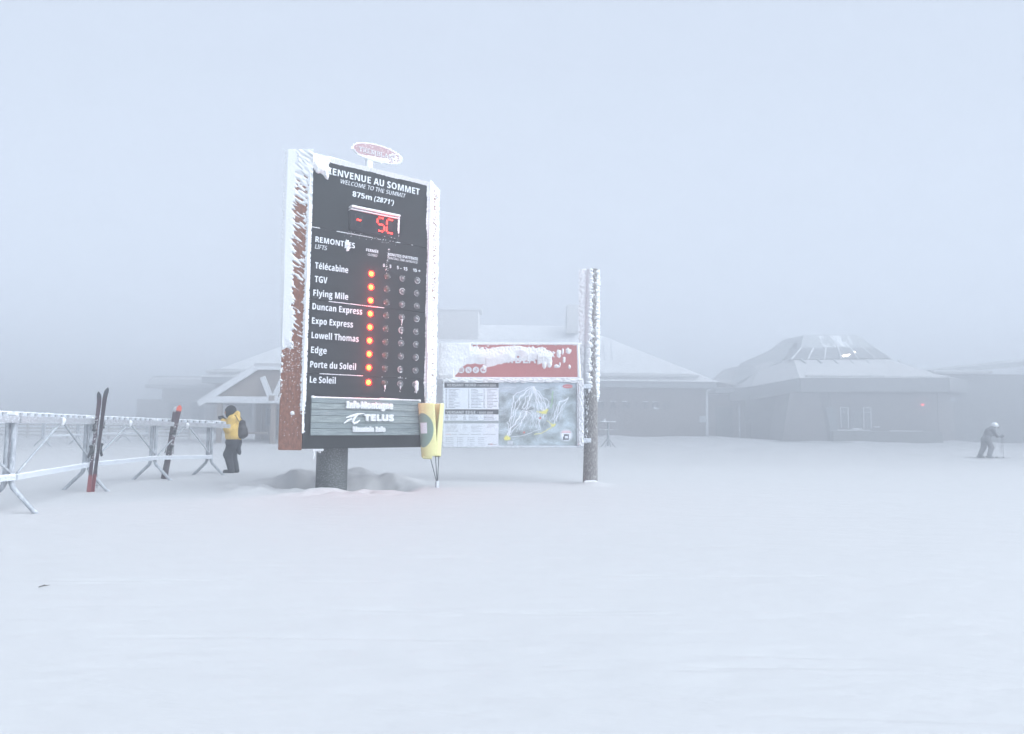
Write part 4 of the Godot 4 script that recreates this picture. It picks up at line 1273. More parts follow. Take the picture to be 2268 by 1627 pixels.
# ------------------------------------------------------------------ people
func build_person() -> void:
	var foot := on_ground(512, 1052) * 1.02
	foot.y = snow_height(foot.x, foot.z)
	var s := thing("person", "person in yellow jacket and dark trousers with a backpack, hands raised to the face", "person", foot)
	var body := plain("dark_base_layer", 0.022, 0.024, 0.028, 0.8)
	var yellow := grained("yellow_jacket", [[0.0, 0.58, 0.37, 0.075], [0.5, 0.66, 0.44, 0.10], [1.0, 0.72, 0.50, 0.14]], 0.02, Vector3(2, 2, 2), 0.8, 3.0)
	var navy := grained("dark_trousers", [[0.0, 0.016, 0.019, 0.026], [1.0, 0.034, 0.039, 0.05]], 0.03, Vector3(3, 3, 3), 0.85, 3.0)
	var knit := grained("black_hood", [[0.0, 0.010, 0.012, 0.014], [1.0, 0.022, 0.026, 0.028]], 0.05, Vector3(4, 4, 4), 0.85, 3.0)
	var pack := grained("grey_backpack", [[0.0, 0.028, 0.026, 0.028], [1.0, 0.055, 0.050, 0.052]], 0.03, Vector3(3, 3, 3), 0.8, 3.0)
	var skin := plain("face_skin", 0.42, 0.24, 0.18, 0.6)
	# faces -x; +z is the side towards the viewer
	var hip := Vector3(0.04, 0.84, 0)
	var chest := Vector3(0.0, 1.22, 0)
	var neck := Vector3(-0.02, 1.42, 0)
	var head := Vector3(-0.085, 1.555, 0)
	var legs := [[Vector3(0.035, 0.83, 0.09), Vector3(-0.075, 0.47, 0.10), Vector3(0.02, 0.10, 0.10)], [Vector3(0.035, 0.83, -0.09), Vector3(-0.03, 0.46, -0.10), Vector3(0.06, 0.10, -0.10)]]
	var arms := [[Vector3(0.03, 1.37, 0.20), Vector3(-0.05, 1.10, 0.26), Vector3(-0.235, 1.345, 0.12)], [Vector3(0.03, 1.37, -0.20), Vector3(-0.08, 1.12, -0.26), Vector3(-0.25, 1.35, -0.08)]]
	var bones := [[hip, chest, 0.14, 0.15], [chest, neck, 0.13, 0.07], [neck, head, 0.06, 0.09], [head, head + Vector3(0, 0.04, 0), 0.095, 0.09], [Vector3(0.03, 1.36, -0.18), Vector3(0.03, 1.36, 0.18), 0.07, 0.07]]
	for l in legs:
		bones.append([l[0], l[1], 0.095, 0.065])
		bones.append([l[1], l[2], 0.065, 0.045])
		bones.append([l[2] + Vector3(0.04, -0.06, 0), l[2] + Vector3(-0.16, -0.07, 0), 0.045, 0.04])
	for a in arms:
		bones.append([a[0], a[1], 0.055, 0.045])
		bones.append([a[1], a[2], 0.045, 0.032])
	part(s, "body", blob(bones, 0.018, 0.05), body)
	var jk := [[Vector3(0.02, 0.95, 0), Vector3(0.0, 1.05, 0), 0.19, 0.185], [Vector3(0.0, 1.05, 0), Vector3(0.01, 1.30, 0), 0.185, 0.165], [Vector3(0.01, 1.30, 0), Vector3(0.03, 1.42, 0), 0.15, 0.10], [Vector3(0.02, 0.94, -0.08), Vector3(0.02, 0.94, 0.08), 0.18, 0.18], [Vector3(0.0, 1.1, -0.09), Vector3(0.0, 1.1, 0.09), 0.17, 0.17], [Vector3(0.07, 1.42, 0), Vector3(0.09, 1.50, 0), 0.085, 0.07], [Vector3(0.02, 1.36, -0.17), Vector3(0.02, 1.36, 0.17), 0.095, 0.095]]
	for a in arms:
		jk.append([a[0], a[1], 0.088, 0.078])
		jk.append([a[1], a[1].lerp(a[2], 0.9), 0.078, 0.055])
	var jacket := blob(jk, 0.018, 0.05)
	part(s, "jacket", jacket, yellow)
	part(s, "jacket_hem", blob([[Vector3(0.025, 0.775, -0.08), Vector3(0.025, 0.775, 0.08), 0.172, 0.172]], 0.018, 0.03), navy)
	var tr := []
	for l in legs:
		tr.append([l[0], l[1], 0.125, 0.098])
		tr.append([l[1], l[2] + Vector3(0, 0.02, 0), 0.098, 0.085])
	tr.append([Vector3(0.045, 0.72, -0.07), Vector3(0.045, 0.72, 0.07), 0.15, 0.15])
	part(s, "trousers", blob(tr, 0.018, 0.06), navy)
	part(s, "hanging_gloves", blob([[Vector3(0.17, 0.74, 0.06), Vector3(0.195, 0.53, 0.06), 0.055, 0.045], [Vector3(0.10, 0.68, 0.05), Vector3(0.17, 0.55, 0.06), 0.06, 0.035], [Vector3(0.20, 0.53, 0.06), Vector3(0.215, 0.485, 0.07), 0.04, 0.03]], 0.014, 0.04), navy)
	for l in legs:
		var q: Vector3 = l[2]
		part(s, "boot", blob([[q + Vector3(0.01, 0.06, 0), q + Vector3(0.02, -0.03, 0), 0.068, 0.065], [q + Vector3(0.04, -0.05, 0), q + Vector3(-0.15, -0.06, 0), 0.056, 0.046], [q + Vector3(0.05, -0.085, 0), q + Vector3(-0.16, -0.085, 0), 0.022, 0.022]], 0.014, 0.03), body)
	part(s, "hood", blob([[head + Vector3(0.01, 0.035, 0), head + Vector3(0.02, 0.03, 0), 0.122, 0.122], [head + Vector3(-0.02, 0.0, 0), head + Vector3(-0.045, -0.095, 0), 0.11, 0.075], [head + Vector3(0.03, -0.05, 0), head + Vector3(0.05, -0.14, 0), 0.10, 0.09], [head + Vector3(-0.10, 0.045, 0), head + Vector3(-0.115, 0.04, 0), 0.03, 0.025]], 0.014, 0.04), knit)
	# the strip of face that shows: cheeks, nose, mouth and eyes
	var face := part(s, "face", blob([[head + Vector3(-0.085, -0.02, -0.03), head + Vector3(-0.085, -0.02, 0.03), 0.05, 0.05], [head + Vector3(-0.13, -0.005, 0), head + Vector3(-0.145, -0.03, 0), 0.012, 0.016], [head + Vector3(-0.115, -0.06, -0.02), head + Vector3(-0.115, -0.06, 0.02), 0.022, 0.022]], 0.008, 0.02), skin)
	for z in [-0.032, 0.032]:
		part(face, "eye", blob([[head + Vector3(-0.127, 0.005, z), head + Vector3(-0.129, 0.005, z), 0.011, 0.010]], 0.004, 0.004), body)
	part(face, "mouth", blob([[head + Vector3(-0.134, -0.063, -0.016), head + Vector3(-0.134, -0.063, 0.016), 0.006, 0.006]], 0.004, 0.004), plain("lips", 0.30, 0.12, 0.10))
	# gloved hands with curled fingers
	for sg in [0, 1]:
		var w: Vector3 = arms[sg][2]
		var zz := 1.0 if sg == 0 else -1.0
		var hb := [[w, w + Vector3(-0.06, 0.045, -0.02 * zz), 0.034, 0.036]]
		for f in 4:
			var root := w + Vector3(-0.075, 0.075 - f * 0.02, (-0.012 - 0.004 * f) * zz)
			var len := [0.034, 0.04, 0.037, 0.028][f] as float
			hb.append([root, root + Vector3(-len, 0.004, -0.012 * zz), 0.012, 0.011])
			hb.append([root + Vector3(-len, 0.004, -0.012 * zz), root + Vector3(-len * 0.7, -0.006, -0.042 * zz), 0.011, 0.010])
		hb.append([w + Vector3(-0.035, 0.055, -0.02 * zz), w + Vector3(-0.045, 0.09, -0.045 * zz), 0.014, 0.012])
		part(s, "gloved_hand", blob(hb, 0.006, 0.012), body)
	var bp := part(s, "backpack", blob([[Vector3(0.215, 0.98, 0), Vector3(0.225, 1.26, 0), 0.115, 0.085], [Vector3(0.24, 0.97, -0.06), Vector3(0.24, 1.1, -0.06), 0.10, 0.09], [Vector3(0.24, 0.97, 0.06), Vector3(0.24, 1.1, 0.06), 0.10, 0.09], [Vector3(0.31, 0.99, 0), Vector3(0.30, 1.10, 0), 0.075, 0.06]], 0.016, 0.05), pack)
	for z in [-0.14, 0.14]:
		part(bp, "strap", sweep([Vector3(0.19, 1.30, z), Vector3(0.10, 1.455, z * 1.1), Vector3(0.0, 1.43, z * 1.15), Vector3(-0.085, 1.28, z * 1.3), Vector3(-0.10, 1.10, z * 1.45), Vector3(0.02, 0.98, z * 1.75), Vector3(0.15, 0.93, z * 1.2)], [0.02, 0.02, 0.02, 0.02, 0.018, 0.016, 0.014], 6, true, 0.45), pack)

func build_skier() -> void:
	var foot := on_ground(2186, 1015)
	foot.y = snow_height(foot.x, foot.z) + 0.03
	var s := thing("person", "skier in dark clothes and a white helmet, bent forward over two poles", "person", foot)
	var dark := plain("skier_dark", 0.12, 0.125, 0.14, 0.8)
	var hip := Vector3(0.0, 0.86, 0)
	var neck := Vector3(0.27, 1.30, 0)
	var head := Vector3(0.405, 1.42, 0)
	var legs := [[Vector3(0.0, 0.84, 0.09), Vector3(0.15, 0.46, 0.13), Vector3(0.045, 0.10, 0.14)], [Vector3(-0.02, 0.84, -0.09), Vector3(-0.04, 0.46, -0.11), Vector3(-0.19, 0.10, -0.12)]]
	var arms := [[Vector3(0.22, 1.24, 0.19), Vector3(0.34, 0.98, 0.24), Vector3(0.60, 0.99, 0.17)], [Vector3(0.24, 1.24, -0.19), Vector3(0.50, 1.04, -0.24), Vector3(0.80, 0.97, -0.2)]]
	var bones := [[hip, Vector3(0.14, 1.10, 0), 0.15, 0.17], [Vector3(0.14, 1.10, 0), neck, 0.17, 0.09], [neck, head, 0.075, 0.09], [head, head + Vector3(0.02, 0.02, 0), 0.10, 0.10], [Vector3(0.22, 1.23, -0.18), Vector3(0.22, 1.23, 0.18), 0.09, 0.09], [Vector3(0.0, 0.8, -0.08), Vector3(0.0, 0.8, 0.08), 0.14, 0.14]]
	for l in legs:
		bones.append([l[0], l[1], 0.12, 0.095])
		bones.append([l[1], l[2], 0.095, 0.085])
	for a in arms:
		bones.append([a[0], a[1], 0.08, 0.065])
		bones.append([a[1], a[2], 0.065, 0.048])
		for f in 4:
			var q: Vector3 = a[2] + Vector3(0.03, 0.035 - 0.024 * f, 0.0)
			bones.append([q, q + Vector3(0.045, -0.004, -0.012 * signf(a[2].z)), 0.017, 0.014])
		bones.append([a[2] + Vector3(0.0, 0.03, 0), a[2] + Vector3(0.045, 0.055, -0.02 * signf(a[2].z)), 0.018, 0.014])
	part(s, "body", blob(bones, 0.02, 0.06), dark)
	part(s, "trousers", blob([[legs[0][0], legs[0][1], 0.13, 0.105], [legs[0][1], legs[0][2] + Vector3(0, 0.05, 0), 0.105, 0.10], [legs[1][0], legs[1][1], 0.13, 0.105], [legs[1][1], legs[1][2] + Vector3(0, 0.05, 0), 0.105, 0.10]], 0.02, 0.05), plain("skier_trousers", 0.15, 0.15, 0.165, 0.85))
	part(s, "helmet", blob([[head + Vector3(-0.01, 0.03, 0), head + Vector3(0.03, 0.025, 0), 0.128, 0.125], [head + Vector3(0.07, 0.01, 0), head + Vector3(0.09, -0.02, 0), 0.085, 0.07]], 0.015, 0.05), plain("white_helmet", 0.74, 0.76, 0.78, 0.35))
	part(s, "goggles", blob([[head + Vector3(0.12, -0.055, -0.05), head + Vector3(0.12, -0.055, 0.05), 0.045, 0.045]], 0.012, 0.02), plain("goggle_lens", 0.02, 0.02, 0.022, 0.2))
	for l in legs:
		var q: Vector3 = l[2]
		part(s, "ski_boot", blob([[q + Vector3(0.02, 0.16, 0), q + Vector3(0.0, -0.02, 0), 0.075, 0.075], [q + Vector3(-0.05, -0.045, 0), q + Vector3(0.14, -0.05, 0), 0.055, 0.05]], 0.018, 0.03), plain("ski_boot_shell", 0.16, 0.17, 0.19, 0.5))
	for k in 2:
		var q: Vector3 = legs[k][2]
		var ski := build_ski(["ski under the leading foot of the white helmeted skier", "ski under the trailing foot of the white helmeted skier"][k], foot + q + Vector3(-0.72, -0.105, 0), Vector3(1, 0.0, 0), Vector3(0, 1, 0), 1.62, Color(0.06, 0.06, 0.07), Color(0.08, 0.085, 0.1), Color(0.08, 0.085, 0.1), 0.0, "skis under the skier")
		ski.name = "skier_ski" if k == 0 else "skier_ski_001"
	build_ski_pole("ski pole planted upright beside the white helmeted skier's knees", foot + Vector3(0.40, 0.0, 0.5), foot + arms[0][2] + Vector3(0.04, 0.05, 0), "poles in the skier's hands")
	build_ski_pole("ski pole hanging from the white helmeted skier's outstretched hand", foot + Vector3(0.86, 0.22, -0.3), foot + arms[1][2] + Vector3(0.04, 0.05, 0), "poles in the skier's hands")

# ------------------------------------------------------------------ buildings
func slab(lo: Vector3, hi: Vector3, b := 0.02) -> Array:
	# a bevelled box between two corners: [mesh, place]
	return [bevel_box((hi - lo).abs(), b), shifted((lo + hi) / 2)]

func block(parent: Node3D, called: String, lo: Vector3, hi: Vector3, m: Material, b := 0.02) -> MeshInstance3D:
	var x := slab(lo, hi, b)
	return part(parent, called, x[0], m, x[1])

func roof_slab(parent: Node3D, called: String, quad: Array, thick: float, m: Material) -> MeshInstance3D:
	# a sloping slab: four corners of its upper face, given thickness downward
	var low := []
	for p in quad: low.append(p - Vector3(0, thick, 0))
	var polys := [quad, low]
	for k in quad.size():
		var j := (k + 1) % quad.size()
		polys.append([quad[k], quad[j], low[j], low[k]])
	var c := Vector3.ZERO
	for p in quad: c += p
	return part(parent, called, flat_hull(polys, c / quad.size() - Vector3(0, thick / 2, 0)), m)

func build_lodge() -> void:
	# the long lodge behind the map: hipped snow roof, brown wall with metal letters
	var s := thing("long_lodge", "long brown lodge under a broad snowy hip roof, metal letters on its wall", "lodge", Vector3(0, 0, -62.0))
	var brown := grained("lodge_brown", [[0.0, 0.125, 0.10, 0.088], [0.5, 0.15, 0.122, 0.11], [1.0, 0.185, 0.158, 0.145]], 0.02, Vector3(0.4, 0.4, 0.4), 0.85)
	var trim := plain("lodge_trim", 0.22, 0.235, 0.245, 0.8)
	var snow: Material = mats["snow"]
	var rime: Material = mats["rime"]
	var dark := plain("lodge_glass", 0.03, 0.035, 0.04, 0.15)
	var green := plain("lodge_door_green", 0.055, 0.068, 0.062, 0.7)
	block(s, "wall", Vector3(-26, -0.6, -18), Vector3(17.0, 4.45, 0), brown, 0.05)
	block(s, "wall", Vector3(17.0, -0.6, -15), Vector3(20.6, 4.0, -0.6), brown, 0.05)
	block(s, "low_wall", Vector3(20.6, -0.6, -1.2), Vector3(21.6, 1.7, -0.8), brown, 0.03)
	block(s, "rail_post", Vector3(22.72, -0.4, -1.0), Vector3(22.84, 1.6, -0.88), brown, 0.02)
	for y in [0.35, 0.9, 1.45]:
		block(s, "railing", Vector3(21.6, y, -0.96), Vector3(24.2, y + 0.05, -0.9), trim, 0.01)
	# fascia and soffit
	block(s, "fascia", Vector3(-26.8, 4.44, 0.5), Vector3(17.7, 4.98, 0.8), trim, 0.03)
	block(s, "soffit", Vector3(-26.8, 4.46, -18.0), Vector3(17.7, 4.56, 0.5), trim, 0.02)
	block(s, "walkway_roof", Vector3(17.7, 4.10, -9), Vector3(24.6, 4.55, 0.4), trim, 0.03)
	roof_slab(s, "walkway_snow", [Vector3(17.72, 5.35, 0.2), Vector3(21.6, 4.72, 0.45), Vector3(24.6, 4.58, -1.0), Vector3(24.6, 4.6, -9.0), Vector3(17.72, 5.35, -9)], 0.28, snow)
	# hip roof: front, right hip, back
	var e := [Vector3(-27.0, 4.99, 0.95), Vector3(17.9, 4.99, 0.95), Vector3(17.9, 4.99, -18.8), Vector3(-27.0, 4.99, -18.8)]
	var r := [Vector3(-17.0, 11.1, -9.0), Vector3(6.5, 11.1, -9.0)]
	part(s, "roof", flat_mesh([[e[0], e[1], r[1], r[0]], [e[1], e[2], r[1]], [e[2], e[3], r[0], r[1]], [e[3], e[0], r[0]], [e[3], e[2], e[1], e[0]]]), plain("fog_paled_roof_snow", 0.56, 0.57, 0.58, 0.85))  # snow colour paled so the roof melts into the fog
	# the step where snow has slid and the seams of the metal roof that show beside it
	block(s, "snow_step", Vector3(-26.5, 5.33, 0.50), Vector3(16.2, 5.62, 0.80), snow, 0.08)
	block(s, "step_shadow_strip", Vector3(-26.0, 5.60, 0.30), Vector3(15.5, 5.70, 0.42), plain("roof_line_grey", 0.16, 0.17, 0.18), 0.02)  # dark strip that paints the shadow line along the snow step
	for k in 22:
		block(s, "eave_clip", Vector3(-4.9 + k * 0.92, 5.02, 0.96), Vector3(-4.84 + k * 0.92, 5.16, 1.0), plain("roof_line_grey", 0.16, 0.17, 0.18), 0.01)
	for k in 16:
		var x := -1.6 + k * 0.72
		var a := Vector3(x, lerpf(4.99, 11.1, 0.34) + 0.035, lerpf(0.95, -9.0, 0.34))
		var b := Vector3(x + 0.3, lerpf(4.99, 11.1, 0.74) + 0.035, lerpf(0.95, -9.0, 0.74))
		part(s, "roof_seam", tube(a, b, 0.03, 6), plain("roof_metal", 0.42, 0.45, 0.48, 0.6))
	# clerestory and chimney above the roof: rimed, colour paled further to imitate thicker haze
	block(s, "clerestory", Vector3(-12.5, 8.6, -9.0), Vector3(-3.3, 12.1, -6.0), plain("rimed_haze_paled_cladding", 0.40, 0.39, 0.38), 0.04)
	roof_slab(s, "clerestory_snow", [Vector3(-12.8, 12.25, -5.8), Vector3(-3.0, 12.25, -5.8), Vector3(-3.0, 12.25, -9.2), Vector3(-12.8, 12.25, -9.2)], 0.14, snow)
	block(s, "chimney", Vector3(5.25, 10.0, -7.5), Vector3(6.4, 12.8, -6.2), plain("rimed_haze_paled_cladding", 0.40, 0.39, 0.38), 0.04)
	# letters of metal with frost on their upper edges
	var lx := [[7.4, 8.05], [8.55, 9.15], [9.75, 10.3], [10.85, 10.95], [11.4, 11.95], [12.25, 12.85], [13.3, 13.8]]
	for k in 7:
		write(s, "MANITOU"[k], font("Droid Sans", true), lx[k][0], lx[k][1], 2.66, 0.55, 0.02, plain("letter_metal", 0.006, 0.006, 0.008, 0.9), 0.14, 0.0, "wall_letter")
	var fx := [7.7, 8.85, 9.85, 11.68, 12.5]
	for x in fx:
		part(s, "letter_frost", blob([[Vector3(x - 0.2, 3.24, 0.1), Vector3(x + 0.22, 3.24, 0.1), 0.05, 0.04]], 0.03, 0.02), rime)
	part(s, "letter_frost", blob([[Vector3(12.45, 2.72, 0.17), Vector3(12.75, 2.66, 0.17), 0.10, 0.07]], 0.03, 0.04), rime)
	# corner downpipe white with rime, a small cabinet on the wall
	part(s, "downpipe", sweep([Vector3(17.55, 4.5, 0.6), Vector3(17.05, 4.25, 0.16), Vector3(17.02, 3.9, 0.14), Vector3(17.0, 0.0, 0.14)], [0.10, 0.10, 0.10, 0.12], 10), rime)
	block(s, "wall_cabinet", Vector3(16.38, 1.5, 0.02), Vector3(16.88, 2.08, 0.22), plain("cabinet_pale", 0.45, 0.48, 0.5), 0.02)
	var door := block(s, "door", Vector3(18.0, -0.4, -0.62), Vector3(19.5, 2.9, -0.52), green, 0.02)
	part(door, "handle", tube(Vector3(0.5, -0.2, 0.1), Vector3(0.5, 0.1, 0.1), 0.03), trim)
	part(s, "drain_pole", tube(Vector3(20.0, 0.3, -0.4), Vector3(20.0, 3.0, -0.4), 0.06), rime)
	for k in 5:
		var x := -24.5 + k * 3.4
		var w := block(s, "window", Vector3(x, 1.0, 0.0), Vector3(x + 2.0, 3.2, 0.07), trim, 0.02)
		part(w, "pane", bevel_box(Vector3(1.8, 2.0, 0.03), 0.005), dark, shifted(Vector3(0, 0, 0.035)))

func build_pavilion() -> void:
	# the faceted lodge with a glazed lantern on its roof
	var s := thing("faceted_lodge", "faceted brown lodge with a glazed lantern crowning its snowy roof", "lodge", Vector3(0, 0, -56.0))
	var brown := grained("pavilion_brown", [[0.0, 0.09, 0.08, 0.08], [0.5, 0.115, 0.105, 0.105], [1.0, 0.15, 0.14, 0.14]], 0.02, Vector3(0.4, 0.4, 0.4), 0.85)
	var band := plain("pavilion_fascia", 0.13, 0.135, 0.14, 0.8)
	var metal := grained("lantern_metal", [[0.0, 0.26, 0.28, 0.285], [0.6, 0.32, 0.34, 0.345], [1.0, 0.42, 0.44, 0.45]], 0.02, Vector3(0.4, 0.4, 0.4), 0.6)
	var glass := plain("lantern_glass", 0.10, 0.11, 0.115, 0.35)
	var snow: Material = mats["snow"]
	var rime: Material = mats["rime"]
	# walls: a front face and two canted sides
	var plan := [Vector2(20.9, -9.0), Vector2(22.0, -2.5), Vector2(25.2, -0.2), Vector2(33.6, -0.2), Vector2(37.0, -3.0), Vector2(37.0, -16.0), Vector2(20.9, -16.0)]
	for k in plan.size():
		var a: Vector2 = plan[k]
		var b: Vector2 = plan[(k + 1) % plan.size()]
		var mid := (a + b) / 2
		var len := a.distance_to(b)
		part(s, "wall", bevel_box(Vector3(len, 5.6, 0.3), 0.02), brown, Transform3D(Basis(Vector3.UP, -atan2(b.y - a.y, b.x - a.x)), Vector3(mid.x, 2.2, mid.y)))
	# wide fascia under the eave, following the plan
	var eave := [Vector2(18.9, -9.5), Vector2(19.9, -2.9), Vector2(22.6, 0.45), Vector2(34.2, 0.45), Vector2(38.2, -3.0), Vector2(38.2, -17.0), Vector2(18.9, -17.0)]
	var ev := [4.42, 4.50, 5.05, 5.20, 5.2, 5.2, 4.42]
	for k in eave.size():
		var j := (k + 1) % eave.size()
		var a := Vector3(eave[k].x, ev[k], eave[k].y)
		var b := Vector3(eave[j].x, ev[j], eave[j].y)
		part(s, "fascia", beam(a - Vector3(0, 0.55, 0), b - Vector3(0, 0.55, 0), 1.08, 0.25), band)
	var soffit := []
	for k in eave.size(): soffit.append(Vector3(eave[k].x, 3.95, eave[k].y))
	part(s, "soffit", flat_mesh([soffit]), band)
	# snow skirt from the eave up to the lantern
	var ring := [Vector3(20.3, 6.6, -9.0), Vector3(21.6, 6.7, -5.0), Vector3(23.3, 6.75, -2.4), Vector3(31.0, 6.9, -2.4), Vector3(33.0, 6.8, -5.0), Vector3(33.0, 6.8, -12.0), Vector3(20.3, 6.6, -12.0)]
	var polys := []
	for k in eave.size():
		var j := (k + 1) % eave.size()
		polys.append([Vector3(eave[k].x, ev[k], eave[k].y), Vector3(eave[j].x, ev[j], eave[j].y), ring[j], ring[k]])
	part(s, "roof", flat_mesh(polys), snow)
	for k in 9:
		var x := 23.2 + k * 1.25
		part(s, "roof_drift", blob([[Vector3(x, 5.22, 0.28), Vector3(x + 1.1, 5.26, 0.28), 0.12 + 0.05 * sin(k * 2.0), 0.12]], 0.08, 0.2), snow)
	for k in 7:
		var x := 24.0 + k * 1.3
		part(s, "roof_rib", tube(Vector3(x, 6.4, -1.72), Vector3(x + 0.05 * (k - 3), 6.80, -2.36), 0.10, 6), metal)
	# lantern: leaning glazed band with a metal cap
	var b0 := [Vector3(23.0, 6.75, -2.3), Vector3(31.3, 6.9, -2.3), Vector3(32.6, 6.9, -9.5), Vector3(22.0, 6.7, -9.5)]
	var b1 := [Vector3(24.25, 7.80, -3.3), Vector3(30.5, 7.88, -3.3), Vector3(31.6, 7.88, -9.0), Vector3(23.2, 7.80, -9.0)]
	var b2 := [Vector3(25.0, 9.05, -4.5), Vector3(29.7, 9.15, -4.5), Vector3(30.2, 9.15, -8.0), Vector3(24.6, 9.05, -8.0)]
	part(s, "lantern_base", flat_mesh([[b0[0], b0[1], b1[1], b1[0]], [b0[1], b0[2], b1[2], b1[1]], [b0[2], b0[3], b1[3], b1[2]], [b0[3], b0[0], b1[0], b1[3]]]), metal)
	part(s, "lantern_cap", flat_mesh([[b1[0], b1[1], b2[1], b2[0]], [b1[1], b1[2], b2[2], b2[1]], [b1[2], b1[3], b2[3], b2[2]], [b1[3], b1[0], b2[0], b2[3]], [b2[0], b2[1], b2[2], b2[3]]]), metal)
	part(s, "side_roof", flat_hull([[Vector3(19.2, 4.8, -6.0), Vector3(22.6, 6.75, -3.0), Vector3(24.8, 8.95, -5.0), Vector3(20.8, 6.9, -8.5)], [Vector3(19.2, 4.6, -6.0), Vector3(22.6, 6.0, -3.4), Vector3(24.8, 6.0, -5.0), Vector3(20.8, 5.0, -8.5)], [Vector3(19.2, 4.8, -6.0), Vector3(20.8, 6.9, -8.5), Vector3(20.8, 5.0, -8.5), Vector3(19.2, 4.6, -6.0)], [Vector3(24.8, 8.95, -5.0), Vector3(20.8, 6.9, -8.5), Vector3(20.8, 5.0, -8.5), Vector3(24.8, 6.0, -5.0)], [Vector3(19.2, 4.8, -6.0), Vector3(22.6, 6.75, -3.0), Vector3(22.6, 6.0, -3.4), Vector3(19.2, 4.6, -6.0)]], Vector3(21.8, 6.2, -5.8)), metal)
	var n := 6
	for k in n:
		var t0 := (k + 0.06) / n
		var t1 := (k + 0.94) / n
		var q := [b0[0].lerp(b0[1], t0), b0[0].lerp(b0[1], t1), b1[0].lerp(b1[1], t1), b1[0].lerp(b1[1], t0)]
		var out: Vector3 = (q[1] - q[0]).cross(q[3] - q[0]).normalized() * 0.05
		var pane := []
		for p in q: pane.append(p + out)
		part(s, "lantern_pane", flat_hull([pane, q, [pane[0], pane[1], q[1], q[0]], [pane[2], pane[3], q[3], q[2]], [pane[0], pane[3], q[3], q[0]], [pane[1], pane[2], q[2], q[1]]], (q[0] + q[2]) / 2 + out / 2), glass)
	for k in n + 1:
		var a: Vector3 = b0[0].lerp(b0[1], float(k) / n)
		var b: Vector3 = b1[0].lerp(b1[1], float(k) / n)
		part(s, "glazing_bar", tube(a + Vector3(0, 0, 0.08), b + Vector3(0, 0, 0.08), 0.055, 6), rime)
	var cx: Vector3 = (b1[1] - b1[0]).normalized()
	var cn: Vector3 = cx.cross(b2[0] - b1[0]).normalized()
	part(s, "cap_snow", crust(2.0, 4.6, 0.15, 1.6, 0.05, func(u, w): return 0.10 * n_mid.get_noise_2d(u * 2.6, w * 1.1) + 0.004), rime, Transform3D(Basis(cx, cn.cross(cx), cn), b1[0] + cn * 0.01))
	# lit fittings behind the glass, drawn as the small bright tubes one sees
	var lampm := plain("warm_tube", 0.8, 0.75, 0.7)
	lampm.emission_enabled = true
	lampm.emission = Color(1.0, 0.93, 0.88)
	lampm.emission_energy_multiplier = 1.6
	part(s, "window_lamp", tube(Vector3(27.35, 7.14, -2.48), Vector3(27.98, 7.24, -2.48), 0.035, 6), lampm)
	part(s, "window_lamp", tube(Vector3(27.42, 7.06, -2.46), Vector3(27.8, 7.12, -2.46), 0.03, 6), lampm)
	part(s, "window_lamp", tube(Vector3(28.45, 7.46, -2.8), Vector3(28.58, 7.48, -2.8), 0.05, 6), lampm)
	var redm := plain("red_exit_lamp", 0.5, 0.05, 0.05)
	redm.emission_enabled = true
	redm.emission = Color(1.0, 0.16, 0.16)
	redm.emission_energy_multiplier = 0.16
	var rl := part(s, "red_lamp", bevel_box(Vector3(0.26, 0.15, 0.08), 0.02), redm, shifted(Vector3(32.43, 3.07, 0.0)))
	var glow := OmniLight3D.new()
	glow.name = "red_lamp_glow"
	rl.add_child(glow)
	glow.position = Vector3(0, 0, 0.2)
	glow.light_color = Color(1.0, 0.2, 0.2)
	glow.light_energy = 0.01
	glow.light_size = 0.1
	glow.shadow_enabled = true
	# dark buttress at the left, glazed entrance with frosted frames
	part(s, "buttress", flat_hull([[Vector3(21.0, -0.6, 0.4), Vector3(24.9, -0.6, 0.4), Vector3(24.2, 3.9, 0.2), Vector3(21.9, 3.9, 0.2)], [Vector3(21.0, -0.6, -2.6), Vector3(24.9, -0.6, -1.0), Vector3(24.2, 3.9, -1.0), Vector3(21.9, 3.9, -2.6)], [Vector3(21.0, -0.6, 0.4), Vector3(21.9, 3.9, 0.2), Vector3(21.9, 3.9, -2.6), Vector3(21.0, -0.6, -2.6)], [Vector3(24.9, -0.6, 0.4), Vector3(24.2, 3.9, 0.2), Vector3(24.2, 3.9, -1.0), Vector3(24.9, -0.6, -1.0)]], Vector3(22.9, 1.6, -1.0)), brown)
	var pale := plain("entrance_screen", 0.13, 0.15, 0.16, 0.7)
	part(s, "entrance_screen", outline_plate([Vector2(24.7, 2.8), Vector2(25.5, 2.8), Vector2(25.7, -0.3), Vector2(25.3, -0.3)], 0.06), pale, shifted(Vector3(0, 0, 0.1)))
	for x in [25.95, 27.75]:
		var w := part(s, "window", bevel_box(Vector3(0.50, 1.6, 0.05), 0.01), glass, shifted(Vector3(x + 0.28, 1.98, 0.0)))
		for e in [[-0.29, 0, 0.05, 1.66], [0.29, 0, 0.05, 1.66], [0, 0.80, 0.6, 0.05], [0, 0.45, 0.5, 0.03]]:
			part(w, "frame", bevel_box(Vector3(e[2], e[3], 0.08), 0.01), rime, shifted(Vector3(e[0], e[1], 0.03)))
	var door := block(s, "door", Vector3(26.6, -0.2, -0.04), Vector3(27.68, 2.75, 0.04), plain("pavilion_door", 0.05, 0.048, 0.05, 0.5), 0.01)
	part(door, "glass", bevel_box(Vector3(0.8, 1.9, 0.02), 0.005), glass, shifted(Vector3(0, 0.3, 0.05)))
	block(s, "counter", Vector3(24.9, -0.4, 0.3), Vector3(33.4, 0.95, 0.9), plain("pavilion_counter", 0.13, 0.135, 0.13, 0.8), 0.03)
